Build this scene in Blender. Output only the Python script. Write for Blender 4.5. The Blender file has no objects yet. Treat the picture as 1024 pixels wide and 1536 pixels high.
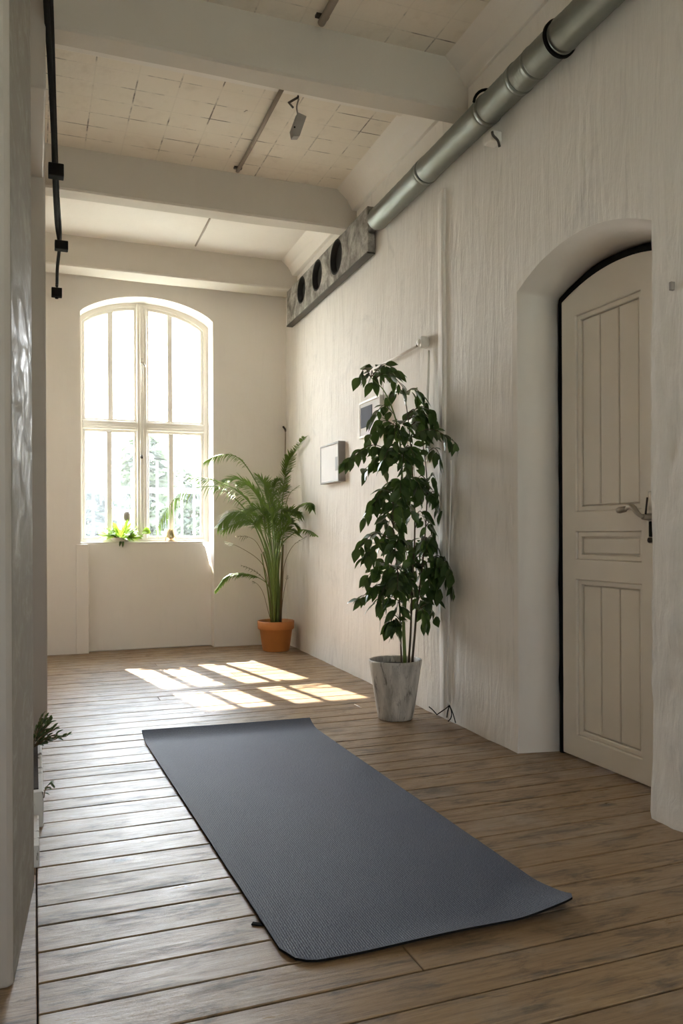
import bpy, bmesh, math, random
from mathutils import Vector, Matrix, noise
PI = math.pi
rnd = random.Random(7)
sc = bpy.context.scene
col = sc.collection
V = Vector

# ------------------------------------------------------------------ camera
FPX = 1214.0; EYE = 0.9; ROLL = math.radians(.25); PPY = 801.0
YAW = math.atan(462 / FPX)
R0 = V((math.cos(YAW), -math.sin(YAW), 0)); FW = V((math.sin(YAW), math.cos(YAW), 0)); U0 = V((0, 0, 1))
RT = R0 * math.cos(ROLL) - U0 * math.sin(ROLL); UP = R0 * math.sin(ROLL) + U0 * math.cos(ROLL)
EYEP = V((0, 0, EYE))
cd = bpy.data.cameras.new('camera'); cam = bpy.data.objects.new('camera', cd); col.objects.link(cam)
cd.sensor_fit = 'VERTICAL'; cd.sensor_height = 36; cd.sensor_width = 24; cd.lens = FPX / 1536 * 36
cd.shift_y = (PPY - 768) / 1536; cd.clip_start = .02; cd.clip_end = 400
m = Matrix((RT, UP, -FW)).transposed().to_4x4(); m.translation = EYEP; cam.matrix_world = m
sc.camera = cam

def ray(x, y): return RT * ((x - 512) / FPX) + UP * ((PPY - y) / FPX) + FW
def on(x, y, ax, v):
    r = ray(x, y); t = (v - EYEP[ax]) / r[ax]; return EYEP + r * t
def fl(x, y, z=0.0): return on(x, y, 2, z)
WS = .0282
def WX(Y): return 1.85 + WS * (Y - 2.8)          # the right wall is very slightly out of square
def onwall(x, y, off=0.0):                        # a point on the right wall, off metres in front of it
    r = ray(x, y); c = 1.85 - WS * 2.8 - off
    return EYEP + r * ((c + WS * EYEP.y - EYEP.x) / (r.x - WS * r.y))
def atY(x, y, Y, lim=.05):                        # point at depth Y, kept in front of the right wall
    p = on(x, y, 1, Y)
    if p.x > WX(p.y) - lim: p = onwall(x, y, lim)
    return p

# ------------------------------------------------------------------ materials
def s2l(r, g, b):
    f = lambda c: c / 12.92 if c <= .04045 else ((c + .055) / 1.055) ** 2.4
    return (f(r / 255), f(g / 255), f(b / 255), 1)
class NT:
    def __init__(s, name):
        s.m = bpy.data.materials.new(name); s.m.use_nodes = True; s.t = s.m.node_tree
        s.p = s.t.nodes['Principled BSDF']
    def n(s, typ, **kw):
        nd = s.t.nodes.new(typ)
        for k, v in kw.items():
            if k in nd.inputs.keys(): 
                if hasattr(v, 'is_output'): s.t.links.new(v, nd.inputs[k])
                else: nd.inputs[k].default_value = v
            else: setattr(nd, k, v)
        return nd
    def link(s, a, b): s.t.links.new(a, b)
    def coord(s, scale=(1, 1, 1), loc=(0, 0, 0)):
        tc = s.n('ShaderNodeTexCoord'); mp = s.n('ShaderNodeMapping')
        s.link(tc.outputs['Object'], mp.inputs['Vector'])
        mp.inputs['Scale'].default_value = scale; mp.inputs['Location'].default_value = loc
        return mp.outputs[0]
    def noise(s, vec, scale, detail=4, rough=.55, dist=0):
        nd = s.n('ShaderNodeTexNoise', Scale=scale, Detail=detail, Roughness=rough, Distortion=dist)
        s.link(vec, nd.inputs['Vector']); return nd.outputs['Fac']
    def ramp(s, fac, *stops):
        nd = s.n('ShaderNodeValToRGB'); s.link(fac, nd.inputs[0]); e = nd.color_ramp.elements
        while len(e) < len(stops): e.new(.5)
        for el, (p, c) in zip(e, stops):
            el.position = p; el.color = c if len(c) == 4 else (*c, 1)
        return nd.outputs[0]
    def g(s, fac, a, b, va=0, vb=1): return s.ramp(fac, (a, (va, va, va)), (b, (vb, vb, vb)))
    def mix(s, fac, a, b, mode='MIX'):
        nd = s.n('ShaderNodeMix', data_type='RGBA', blend_type=mode)
        for sock, v in ((nd.inputs[0], fac), (nd.inputs[6], a), (nd.inputs[7], b)):
            if hasattr(v, 'is_output'): s.link(v, sock)
            else: sock.default_value = v
        return nd.outputs[2]
    def math(s, op, a, b=0.0):
        nd = s.n('ShaderNodeMath', operation=op)
        for sock, v in ((nd.inputs[0], a), (nd.inputs[1], b)):
            if hasattr(v, 'is_output'): s.link(v, sock)
            else: sock.default_value = v
        return nd.outputs[0]
    def bump(s, h, strength=.3, dist=.01, normal=None):
        nd = s.n('ShaderNodeBump', Strength=strength, Distance=dist); s.link(h, nd.inputs['Height'])
        if normal is not None: s.link(normal, nd.inputs['Normal'])
        return nd.outputs[0]
    def out(s, color=None, rough=None, normal=None, metal=None, **kw):
        for k, v in (('Base Color', color), ('Roughness', rough), ('Normal', normal), ('Metallic', metal)):
            if v is None: continue
            if hasattr(v, 'is_output'): s.link(v, s.p.inputs[k])
            else: s.p.inputs[k].default_value = v
        for k, v in kw.items(): s.p.inputs[k].default_value = v
        return s.m

def plain(name, c, rough=.5, metal=0, var=.12, scale=18, bump=.08, **kw):
    n = NT(name); v = n.coord(); f = n.noise(v, scale, 5)
    dk = tuple(x * (1 - var) for x in c[:3]) + (1,); lt = tuple(min(1, x * (1 + var)) for x in c[:3]) + (1,)
    return n.out(n.mix(f, dk, lt), rough, n.bump(n.noise(v, scale * 3, 4), bump, .004), metal, **kw)

def plaster(name, c1, c2, streak, bumpy, stain=.0, rough=.75):
    n = NT(name); v = n.coord()
    vs = n.coord((7, 7, .9)); vt = n.coord((16, 16, 2.2))
    big = n.noise(v, 1.3, 5, .6); st = n.noise(vs, 2.2, 5, .6, 1.2); fine = n.noise(v, 45, 5, .7); mid = n.noise(v, 9, 5, .6, .3)
    c = n.mix(n.g(big, .3, .75), c1, c2)
    c = n.mix(n.g(st, .56, .72, 0, .30 * streak), c, (.36, .33, .30, 1))
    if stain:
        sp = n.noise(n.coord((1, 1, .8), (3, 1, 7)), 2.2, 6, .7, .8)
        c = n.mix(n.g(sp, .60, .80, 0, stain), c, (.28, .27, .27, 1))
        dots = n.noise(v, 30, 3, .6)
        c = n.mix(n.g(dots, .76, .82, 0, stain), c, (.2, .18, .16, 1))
    h = n.math('ADD', n.math('MULTIPLY', st, streak * 1.3), n.math('ADD', n.math('MULTIPLY', n.noise(vt, 1.6, 4, .55, 1.0), streak * .7), n.math('ADD', n.math('MULTIPLY', mid, .35), n.math('MULTIPLY', fine, .08))))
    return n.out(c, rough, n.bump(h, bumpy, .03))

M = {}
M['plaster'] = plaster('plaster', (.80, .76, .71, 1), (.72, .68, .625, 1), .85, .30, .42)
M['plaster_smooth'] = plaster('plaster_smooth', (.80, .75, .69, 1), (.74, .69, .63, 1), .15, .12, .08)
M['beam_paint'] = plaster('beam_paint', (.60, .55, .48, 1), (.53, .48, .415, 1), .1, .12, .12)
M['white_wood'] = plain('white_wood', (.74, .70, .63), .38, 0, .05, 6, .05)
M['door_paint'] = plain('door_paint', (.80, .745, .66), .30, 0, .07, 4, .06)
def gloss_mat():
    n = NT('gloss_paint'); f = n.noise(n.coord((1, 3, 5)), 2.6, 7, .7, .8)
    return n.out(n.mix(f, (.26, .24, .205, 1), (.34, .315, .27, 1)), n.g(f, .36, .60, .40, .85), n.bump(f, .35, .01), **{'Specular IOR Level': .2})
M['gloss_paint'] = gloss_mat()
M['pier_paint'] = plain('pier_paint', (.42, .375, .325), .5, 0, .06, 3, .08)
M['black'] = plain('black_plastic', (.006, .0055, .005), .9, 0, .12, 18, .08, **{'Specular IOR Level': .15})
M['dark_void'] = plain('dark_void', (.02, .019, .018), .9)
M['white_plastic'] = plain('white_plastic', (.72, .68, .62), .45)
M['grey_plastic'] = plain('grey_plastic', (.30, .27, .24), .5)
M['dark_metal'] = plain('dark_metal', (.07, .06, .05), .45, .7)
M['rod_metal'] = plain('painted_rod', (.34, .29, .24), .6, .2)
M['nickel'] = plain('worn_nickel', (.42, .38, .32), .3, 1, .2)
M['brass'] = plain('brass', (.60, .48, .30), .25, 1, .1)
M['soil'] = plain('soil', (.035, .022, .014), .95, 0, .5, 60, .8)
M['terracotta'] = plain('terracotta', (.50, .19, .05), .55, 0, .18, 9, .1)
M['frame_grey'] = plain('frame_grey', (.30, .29, .28), .45)
M['paper'] = plain('paper', (.80, .79, .78), .8, 0, .02)
M['print_grey'] = plain('print_grey', (.36, .36, .37), .7)
M['print_blue'] = plain('print_blue', (.04, .045, .07), .8)
M['bark'] = plain('bark', (.085, .06, .035), .8, 0, .3, 30, .4)
M['green_stem'] = plain('green_stem', (.13, .19, .035), .5, 0, .25, 20, .2)
M['brown_stem'] = plain('brown_stem', (.16, .11, .05), .6, 0, .25, 20, .2)

def leafmat(name, c, c2, rough, trans):
    n = NT(name); f = n.noise(n.coord(), 14, 3)
    cc = n.mix(f, c, c2); n.out(cc, rough)
    tr = n.n('ShaderNodeBsdfTranslucent'); n.link(n.mix(.5, cc, (.25, .4, .05, 1)), tr.inputs['Color'])
    mx = n.n('ShaderNodeMixShader'); mx.inputs[0].default_value = trans
    n.link(n.p.outputs[0], mx.inputs[1]); n.link(tr.outputs[0], mx.inputs[2])
    n.link(mx.outputs[0], n.t.nodes['Material Output'].inputs[0]); return n.m
M['ficus_leaf'] = leafmat('ficus_leaf', (.024, .050, .014, 1), (.055, .10, .026, 1), .30, .15)
M['palm_leaf'] = leafmat('palm_leaf', (.05, .10, .018, 1), (.18, .27, .04, 1), .4, .32)
M['palm_dry'] = leafmat('palm_dry', (.05, .07, .02, 1), (.11, .11, .03, 1), .5, .15)
M['bright_leaf'] = leafmat('bright_leaf', (.20, .34, .03, 1), (.42, .55, .06, 1), .45, .4)
M['herb_leaf'] = leafmat('herb_leaf', (.03, .05, .02, 1), (.06, .09, .03, 1), .5, .15)
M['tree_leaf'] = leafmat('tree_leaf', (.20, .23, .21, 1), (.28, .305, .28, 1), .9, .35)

def duct_mat():
    n = NT('galvanised_steel'); v = n.coord((3, 1, 3)); f = n.noise(v, 6, 5, .6, .5); sp = n.noise(n.coord(), 40, 4, .6)
    c = n.mix(f, (.17, .18, .16, 1), (.33, .345, .315, 1))
    return n.out(c, n.g(f, .3, .7,   .36, .55), n.bump(sp, .05, .003), .85)
M['duct'] = duct_mat()
def concrete_mat():
    n = NT('raw_concrete'); v = n.coord(); f = n.noise(v, 7, 8, .7, .4); s = n.noise(v, 40, 6, .7)
    c = n.ramp(f, (.36, (.12, .11, .095)), (.5, (.30, .28, .25)), (.62, (.50, .475, .43)))
    return n.out(c, .85, n.bump(n.math('ADD', f, s), .8, .015))
M['concrete'] = concrete_mat()
def pot_mat():
    n = NT('distressed_white_pot'); v = n.coord((9, 9, 1.6), (1.3, 0, 0)); f = n.noise(v, 3.0, 8, .7, .6); fine = n.noise(n.coord(), 50, 5, .7)
    c = n.mix(n.g(n.noise(n.coord((14, 14, 3)), 2, 5), .35, .65), (.62, .58, .52, 1), (.36, .33, .29, 1))
    c = n.mix(n.g(f, .55, .64, 0, .85), c, (.09, .075, .06, 1))
    c = n.mix(n.g(fine, .60, .70, 0, .5), c, (.16, .13, .11, 1))
    return n.out(c, .6, n.bump(n.math('ADD', f, fine), .3, .006))
M['pot_white'] = pot_mat()
def peel_mat():
    n = NT('peeling_white_paint'); v = n.coord((2, 2, 1)); f = n.noise(v, 7, 8, .7, 1.2)
    c = n.mix(n.g(f, .54, .58), (.62, .60, .56, 1), (.16, .13, .11, 1))
    return n.out(c, .7, n.bump(n.g(f, .60, .66, 1, 0), .6, .01))
M['peel'] = peel_mat()
def ceiling_mat():
    n = NT('tiled_ceiling'); v = n.coord((1, 1, 1), (-.08, .055, 0)); wob = n.noise(n.coord(), 3, 3)
    b = n.n('ShaderNodeTexBrick', offset=0.0, squash=1.0); n.link(v, b.inputs['Vector'])
    for k, val in (('Scale', 1.0), ('Mortar Size', .004), ('Mortar Smooth', .3), ('Brick Width', .195), ('Row Height', .145), ('Bias', 0.0)): b.inputs[k].default_value = val
    msk = n.noise(n.coord(), 4.5, 5, .65); big = n.noise(n.coord(), 1.1, 5, .6)
    crack = n.math('MULTIPLY', b.outputs['Fac'], n.g(msk, .48, .63, .06, .85))
    c = n.mix(n.g(big, .3, .75), (.80, .73, .63, 1), (.72, .65, .55, 1))
    c = n.mix(n.g(n.noise(n.coord(), 12, 4), .55, .8, 0, .25), c, (.42, .34, .25, 1))
    spots = n.noise(n.coord(), 26, 3); c = n.mix(n.g(spots, .75, .79, 0, .8), c, (.08, .06, .05, 1))
    c = n.mix(crack, c, (.09, .07, .055, 1))
    h = n.math('SUBTRACT', n.noise(n.coord(), 14, 5), n.math('MULTIPLY', crack, .6))
    return n.out(c, .8, n.bump(h, .3, .012))
M['ceiling'] = ceiling_mat()
def floor_mat():
    n = NT('worn_floorboards')
    at = n.n('ShaderNodeAttribute', attribute_name='board'); tc = n.n('ShaderNodeTexCoord')
    off = n.n('ShaderNodeVectorMath', operation='SCALE'); n.link(at.outputs['Vector'], off.inputs[0]); off.inputs['Scale'].default_value = 37
    ad = n.n('ShaderNodeVectorMath', operation='ADD'); n.link(tc.outputs['Object'], ad.inputs[0]); n.link(off.outputs[0], ad.inputs[1])
    def mp(sx):
        k = n.n('ShaderNodeMapping'); n.link(ad.outputs[0], k.inputs['Vector']); k.inputs['Scale'].default_value = sx; return k.outputs[0]
    grain = n.noise(mp((1.6, 26, 1)), 3.5, 7, .68, .5); fine = n.noise(mp((3, 90, 1)), 3, 5, .7)
    blotch = n.noise(mp((2.2, 7, 1)), 2.6, 8, .72, .5); wear = n.noise(n.coord((1, 1.6, 1)), 2.3, 7, .7, .5)
    c = n.ramp(grain, (.30, (.165, .098, .046)), (.5, (.28, .178, .090)), (.70, (.37, .248, .134)))
    tint = n.n('ShaderNodeSeparateColor'); n.link(at.outputs['Color'], tint.inputs[0])
    c = n.mix(n.g(tint.outputs[0], 0, 1, 0, .42), c, (.25, .16, .09, 1))
    c = n.mix(n.g(blotch, .50, .66, 0, .8), c, (.060, .041, .027, 1))
    c = n.mix(n.g(wear, .52, .68, 0, .38), c, (.40, .35, .29, 1))
    vo = n.n('ShaderNodeTexVoronoi', Scale=1.0); n.link(mp((2.1, 4.5, 1)), vo.inputs['Vector'])
    c = n.mix(n.g(vo.outputs['Distance'], .045, .10, .92, 0), c, (.03, .018, .010, 1))
    r = n.math('ADD', n.g(wear, .35, .7, .22, .34), n.math('ADD', n.g(blotch, .40, .64, 0, .15), n.g(grain, .35, .65, .12, 0)))
    h = n.math('ADD', n.math('MULTIPLY', grain, .6), n.math('ADD', n.math('MULTIPLY', fine, .3), n.math('MULTIPLY', blotch, .9)))
    return n.out(c, r, n.bump(h, .22, .010), **{'Specular IOR Level': .6})
M['floor'] = floor_mat()
def mat_mat():
    n = NT('mat_foam'); v = n.coord(); vo = n.n('ShaderNodeTexVoronoi', Scale=240.0); n.link(v, vo.inputs['Vector'])
    w = n.n('ShaderNodeTexWave', Scale=55.0, Distortion=.4); n.link(v, w.inputs['Vector'])
    f = n.noise(v, 3, 5)
    c = n.mix(f, (.040, .051, .086, 1), (.055, .067, .106, 1))
    c = n.mix(n.g(vo.outputs['Distance'], .1, .5, .35, 0), c, (.12, .13, .16, 1))
    return n.out(c, .60, normal=n.bump(n.math('ADD', vo.outputs['Distance'], n.math('MULTIPLY', w.outputs['Fac'], .5)), .5, .003))
M['mat'] = mat_mat()
def glass_mat():
    n = NT('window_glass'); t = n.t
    tr = n.n('ShaderNodeBsdfTransparent'); tr.inputs[0].default_value = (.97, .98, .975, 1)
    gl = n.n('ShaderNodeBsdfGlossy'); gl.inputs['Roughness'].default_value = .02
    mx = n.n('ShaderNodeMixShader'); mx.inputs[0].default_value = .07
    n.link(tr.outputs[0], mx.inputs[1]); n.link(gl.outputs[0], mx.inputs[2]); n.link(mx.outputs[0], t.nodes['Material Output'].inputs[0]); return n.m
M['glass'] = glass_mat()
M['ext_wall'] = plain('outer_render', (.5, .47, .43), .9)
M['ground'] = plain('pale_ground', (.32, .32, .26), .95, 0, .3, .4)
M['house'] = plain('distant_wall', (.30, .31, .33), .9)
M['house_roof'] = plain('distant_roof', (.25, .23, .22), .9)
M['fence_white'] = plain('fence_white', (.75, .75, .73), .6)

# ------------------------------------------------------------------ mesh helpers
def tag(o, label=None, cat=None, group=None, kind=None):
    if label: o['label'] = label
    if cat: o['category'] = cat
    if group: o['group'] = group
    if kind: o['kind'] = kind
    return o
def obj(name, bm, mats, parent=None, smooth=False, bevel=0, seg=2, recalc=True):
    me = bpy.data.meshes.new(name)
    if recalc: bmesh.ops.recalc_face_normals(bm, faces=bm.faces[:])
    if smooth:
        for f in bm.faces: f.smooth = True
    bm.to_mesh(me); bm.free()
    for mm in (mats if isinstance(mats, (list, tuple)) else [mats]): me.materials.append(mm)
    o = bpy.data.objects.new(name, me); col.objects.link(o)
    if parent:
        o.parent = parent; o.matrix_parent_inverse = parent_world(parent).inverted()
    if bevel:
        b = o.modifiers.new('bevel', 'BEVEL'); b.width = bevel; b.segments = seg; b.limit_method = 'ANGLE'; b.angle_limit = .6
        b.harden_normals = False
    return o
def parent_world(p):
    return p.matrix_basis.copy() if p.parent is None else parent_world(p.parent) @ p.matrix_parent_inverse @ p.matrix_basis
def thing(name, loc, label, cat, group=None):
    o = bpy.data.objects.new(name, None); col.objects.link(o); o.location = loc; o.empty_display_size = .1
    return tag(o, label, cat, group)
def nb(): return bmesh.new()
def box(bm, a, b, mi=0):
    vs = [bm.verts.new((x, y, z)) for x in (a[0], b[0]) for y in (a[1], b[1]) for z in (a[2], b[2])]
    for q in ((0, 1, 3, 2), (4, 6, 7, 5), (0, 4, 5, 1), (2, 3, 7, 6), (0, 2, 6, 4), (1, 5, 7, 3)):
        bm.faces.new([vs[i] for i in q]).material_index = mi
    return bm
def prism(bm, pts, axis, a, b, mi=0):
    """closed outline (2D) extruded along axis from a to b"""
    def P(p, t):
        c = list(p); c.insert(axis, t); return c
    A = [bm.verts.new(P(p, a)) for p in pts]; B = [bm.verts.new(P(p, b)) for p in pts]; n = len(pts)
    bm.faces.new(A).material_index = mi; bm.faces.new(B[::-1]).material_index = mi
    for i in range(n): bm.faces.new((A[i], B[i], B[(i + 1) % n], A[(i + 1) % n])).material_index = mi
    return bm
def plate(bm, outer, holes, axis, a, b):
    """flat outline with holes, filled and thickened along axis"""
    def P(p, t):
        c = list(p); c.insert(axis, t); return c
    eds = []
    for lp in [outer] + holes:
        vs = [bm.verts.new(P(p, a)) for p in lp]
        eds += [bm.edges.new((vs[i], vs[(i + 1) % len(vs)])) for i in range(len(vs))]
    r = bmesh.ops.triangle_fill(bm, use_beauty=True, use_dissolve=False, edges=eds)
    fs = [g for g in r['geom'] if isinstance(g, bmesh.types.BMFace)]
    e = bmesh.ops.extrude_face_region(bm, geom=fs)
    d = [0, 0, 0]; d[axis] = b - a
    bmesh.ops.translate(bm, vec=d, verts=[g for g in e['geom'] if isinstance(g, bmesh.types.BMVert)])
    return bm
def tube(bm, pts, rad, seg=8, mi=0, cap=True):
    pts = [V(p) for p in pts]; n = len(pts)
    rads = rad if isinstance(rad, (list, tuple)) else [rad] * n
    rings = []; up = None
    for i, p in enumerate(pts):
        t = (pts[min(i + 1, n - 1)] - pts[max(i - 1, 0)])
        t = t.normalized() if t.length > 1e-9 else V((0, 0, 1))
        if up is None: up = t.orthogonal().normalized()
        up = (up - t * up.dot(t)); up = up.normalized() if up.length > 1e-6 else t.orthogonal().normalized()
        w = t.cross(up)
        rings.append([bm.verts.new(p + (up * math.cos(2 * PI * k / seg) + w * math.sin(2 * PI * k / seg)) * rads[i]) for k in range(seg)])
    for i in range(n - 1):
        for k in range(seg):
            f = bm.faces.new((rings[i][k], rings[i][(k + 1) % seg], rings[i + 1][(k + 1) % seg], rings[i + 1][k])); f.material_index = mi; f.smooth = True
    if cap:
        bm.faces.new(rings[0][::-1]).material_index = mi; bm.faces.new(rings[-1]).material_index = mi
    return bm
def lathe(bm, c, prof, seg=48, mi=0, wob=0):
    """prof: list of (r, z) closed at the axis where r == 0"""
    c = V(c); rings = []
    for r, z in prof:
        if r <= 1e-6: rings.append([bm.verts.new(c + V((0, 0, z)))])
        else: rings.append([bm.verts.new(c + V((r * math.cos(2 * PI * k / seg), r * math.sin(2 * PI * k / seg), z))) for k in range(seg)])
    for A, B in zip(rings, rings[1:]):
        for k in range(seg):
            k2 = (k + 1) % seg
            vs = [A[k % len(A)], A[k2 % len(A)], B[k2 % len(B)], B[k % len(B)]]
            u = []
            for x in vs:
                if x not in u: u.append(x)
            if len(u) > 2:
                f = bm.faces.new(u); f.material_index = mi; f.smooth = True
    return bm
def smooth_path(pts, n=6):
    """Catmull-Rom through points"""
    pts = [V(p) for p in pts]; out = []
    P = [pts[0] * 2 - pts[1]] + pts + [pts[-1] * 2 - pts[-2]]
    for i in range(1, len(P) - 2):
        for k in range(n):
            t = k / n; a, b, c, d = P[i - 1:i + 3]
            out.append(.5 * ((2 * b) + (c - a) * t + (2 * a - 5 * b + 4 * c - d) * t * t + (3 * b - a - 3 * c + d) * t ** 3))
    out.append(pts[-1]); return out
def leaf(bm, base, d, nrm, L, W, droop=.3, mi=0, fold=.25, prof=(0, .62, 1, .92, .62, .0)):
    d = d.normalized(); s = d.cross(nrm)
    s = s.normalized() if s.length > 1e-5 else d.orthogonal().normalized()
    u = s.cross(d).normalized(); n = len(prof); prev = None
    for i, w in enumerate(prof):
        t = i / (n - 1); c = base + d * (L * t) - V((0, 0, 1)) * (droop * L * t * t) 
        if w <= 1e-4: row = [bm.verts.new(c)]
        else:
            ww = W * .5 * w; row = [bm.verts.new(c - s * ww + u * ww * fold), bm.verts.new(c), bm.verts.new(c + s * ww + u * ww * fold)]
        if prev:
            if len(prev) == 1 and len(row) == 3: fs = [(prev[0], row[0], row[1]), (prev[0], row[1], row[2])]
            elif len(prev) == 3 and len(row) == 1: fs = [(prev[0], row[0], prev[1]), (prev[1], row[0], prev[2])]
            else: fs = [(prev[0], row[0], row[1], prev[1]), (prev[1], row[1], row[2], prev[2])]
            for q in fs:
                f = bm.faces.new(q); f.material_index = mi; f.smooth = True
        prev = row

# ------------------------------------------------------------------ setting
def st(name, bm, mats, label, cat, **kw):
    return tag(obj(name, bm, mats, **kw), label, cat, None, 'structure')
CEIL = 3.05; FRONT = -1.7; YB = 6.45
def back_y(X): return 6.45 - .05 * (X / 1.9)

# floor: one mesh of separate boards running across the room
bm = nb(); lay = bm.loops.layers.float_color.new('board')
y = FRONT - .1; bwid = [.118, .112, .126, .121, .108, .13, .116]; i = 0
def board(bm, x0, x1, y0, y1, z0=-.03, z1=0.0):
    k = len(bm.faces); box(bm, (x0, y0, z0), (x1, y1, z1)); bm.faces.ensure_lookup_table(); c = (rnd.random(), rnd.random(), rnd.random(), 1)
    for f in bm.faces[k:]:
        for l in f.loops: l[lay] = c
while y < 6.75:
    w = bwid[i % 7] + rnd.uniform(-.004, .004); dz = -rnd.uniform(0, .0015); gap = rnd.uniform(.0048, .0070)
    xs = [.004, 2.6] if i % 5 != 3 else [.004, rnd.uniform(.5, 1.6), 2.6]
    for a, b in zip(xs, xs[1:]): board(bm, a + .001, b - .001, y + gap / 2, y + w - gap / 2, -.03, dz)
    y += w; i += 1
for a, b in ((FRONT - .1, .2), (.2, 2.3), (2.3, 6.7)): board(bm, -.6, .0026, a + .001, b - .001, -.03, -.001)
floor = st('floor', bm, M['floor'], 'worn brown wooden floorboards laid across the long narrow room', 'floor', bevel=.0018, seg=1)
bm = nb(); box(bm, (-.6, FRONT - .1, -.3), (2.7, 7.0, -.032)); 
st('trim_1', bm, M['dark_void'], 'dark subfloor seen only in the gaps between floorboards', 'subfloor')

def grid_wall(P, cols, zspl, nlow, nup, ztop, skip, thick, disp):
    """P(u, z) -> point and outward direction; columns u; split height zspl(u); lower cells skipped where skip(u)"""
    bm = nb(); rows = []
    for u in cols:
        zs = zspl(u); zz = [zs * k / nlow for k in range(nlow + 1)] + [zs + (ztop - zs) * k / nup for k in range(1, nup + 1)]
        c = []
        for z in zz:
            p, nin = P(u, z); c.append(bm.verts.new(p + nin * disp(u, z)))
        rows.append(c)
    fs = []
    for i in range(len(cols) - 1):
        for k in range(nlow + nup):
            if k < nlow and skip((cols[i] + cols[i + 1]) / 2): continue
            fs.append(bm.faces.new((rows[i][k], rows[i + 1][k], rows[i + 1][k + 1], rows[i][k + 1])))
    for f in fs: f.smooth = True
    e = bmesh.ops.extrude_face_region(bm, geom=fs)
    nin = P(cols[0], 0)[1]
    bmesh.ops.translate(bm, vec=-nin * thick, verts=[g for g in e['geom'] if isinstance(g, bmesh.types.BMVert)])
    bmesh.ops.delete(bm, geom=[v for v in bm.verts if not v.link_faces], context='VERTS')
    for ed in bm.edges:
        if len(ed.link_faces) == 2 and ed.calc_face_angle(0) > .7: ed.smooth = False
    return bm
def fr(a, b, n): return [a + (b - a) * i / n for i in range(n + 1)]
def sst(a, b, x):
    t = max(0, min(1, (x - a) / (b - a))); return t * t * (3 - 2 * t)

# right wall with the arched door opening
DY0, DY1, DSP, DAP = 2.037, 2.835, 1.885, 1.985
def door_arch(Y, y0=DY0, y1=DY1, sp=DSP, ap=DAP):
    c = (y0 + y1) / 2; t = (Y - c) / ((y1 - y0) / 2); return sp + (ap - sp) * (1 - min(1, t * t))
def wr_disp(Y, z):
    n = noise.noise(V((Y * 1.4, z * 1.1, 3.1))) * .008 + noise.noise(V((Y * 6, z * 3.2, 9))) * .0035 + noise.noise(V((Y * 18, z * 9, 5))) * .0014
    near = 1 - sst(1.75, 2.1, Y) if Y < DY0 + .001 else 0
    rough = (noise.noise(V((Y * 9, z * 7, 1))) * .012 + noise.noise(V((Y * 26, z * 20, 4))) * .010) * (1 - sst(1.9, 2.2, Y)) * (1 - .6 * sst(1.2, 2, z))
    n += rough + (.010 if Y <= DY0 + .001 else 0) * (1 - sst(1.3, 2.0, z)) + noise.noise(V((Y * 9, z * 1.7, 6))) * .0012
    n += .012 * (1 - sst(0, .12, z)) * (0.5 + noise.noise(V((Y * 4, 2, 2))))
    return n
cols = fr(FRONT - .1, DY0 - .5, 40) + fr(DY0 - .5, DY0, 40)[1:] + fr(DY0, DY1, 40)[1:] + fr(DY1, 6.62, 150)[1:]
bm = grid_wall(lambda u, z: (V((WX(u), u, z)), V((-1, 0, 0))), cols,
               lambda u: door_arch(u) if DY0 < u < DY1 else DSP, 80, 40, CEIL, lambda u: DY0 < u < DY1, .34, wr_disp)
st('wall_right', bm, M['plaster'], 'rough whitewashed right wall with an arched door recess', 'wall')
# back wall with the window niche that reaches the floor
WX0, WX1, WSP, WAP = .338, 1.348, 2.60, 2.752
def win_arch(X, x0=WX0, x1=WX1, sp=WSP, ap=WAP):
    t = (X - (x0 + x1) / 2) / ((x1 - x0) / 2); return sp + (ap - sp) * max(0, 1 - t * t) ** .8
cols = fr(-.5, WX0, 20) + fr(WX0, WX1, 40)[1:] + fr(WX1, 2.3, 30)[1:]
bm = grid_wall(lambda u, z: (V((u, back_y(u), z)), V((0, -1, 0))), cols, lambda u: win_arch(u) if WX0 < u < WX1 else WSP,
               60, 12, CEIL, lambda u: WX0 < u < WX1, .42, lambda u, z: noise.noise(V((u * 2, z * 1.6, 8))) * .006 + noise.noise(V((u * 9, z * 7, 2))) * .0015)
st('wall_back', bm, M['plaster_smooth'], 'cream plastered end wall around the arched window', 'wall')
# breast panel under the window (set back a little), with a rounded shoulder at the right
pts = [(WX0 - .02, 0), (WX1 + .02, 0), (WX1 + .02, .62), (WX1 - .012, .66), (WX1 - .03, .74), (WX1 - .045, .80), (WX1 - .075, .838), (WX0 - .02, .838)]
bm = nb(); prism(bm, pts, 1, YB + .07, YB + .40)
st('trim_2', bm, M['plaster_smooth'], 'plastered panel below the window sill, set back in its niche', 'wall panel', bevel=.008)
bm = nb(); box(bm, (.30, YB - .022, 0), (.392, YB + .09, .83)); 
st('trim_3', bm, M['plaster_smooth'], 'shallow plaster return left of the window panel', 'wall panel', bevel=.006)
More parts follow.
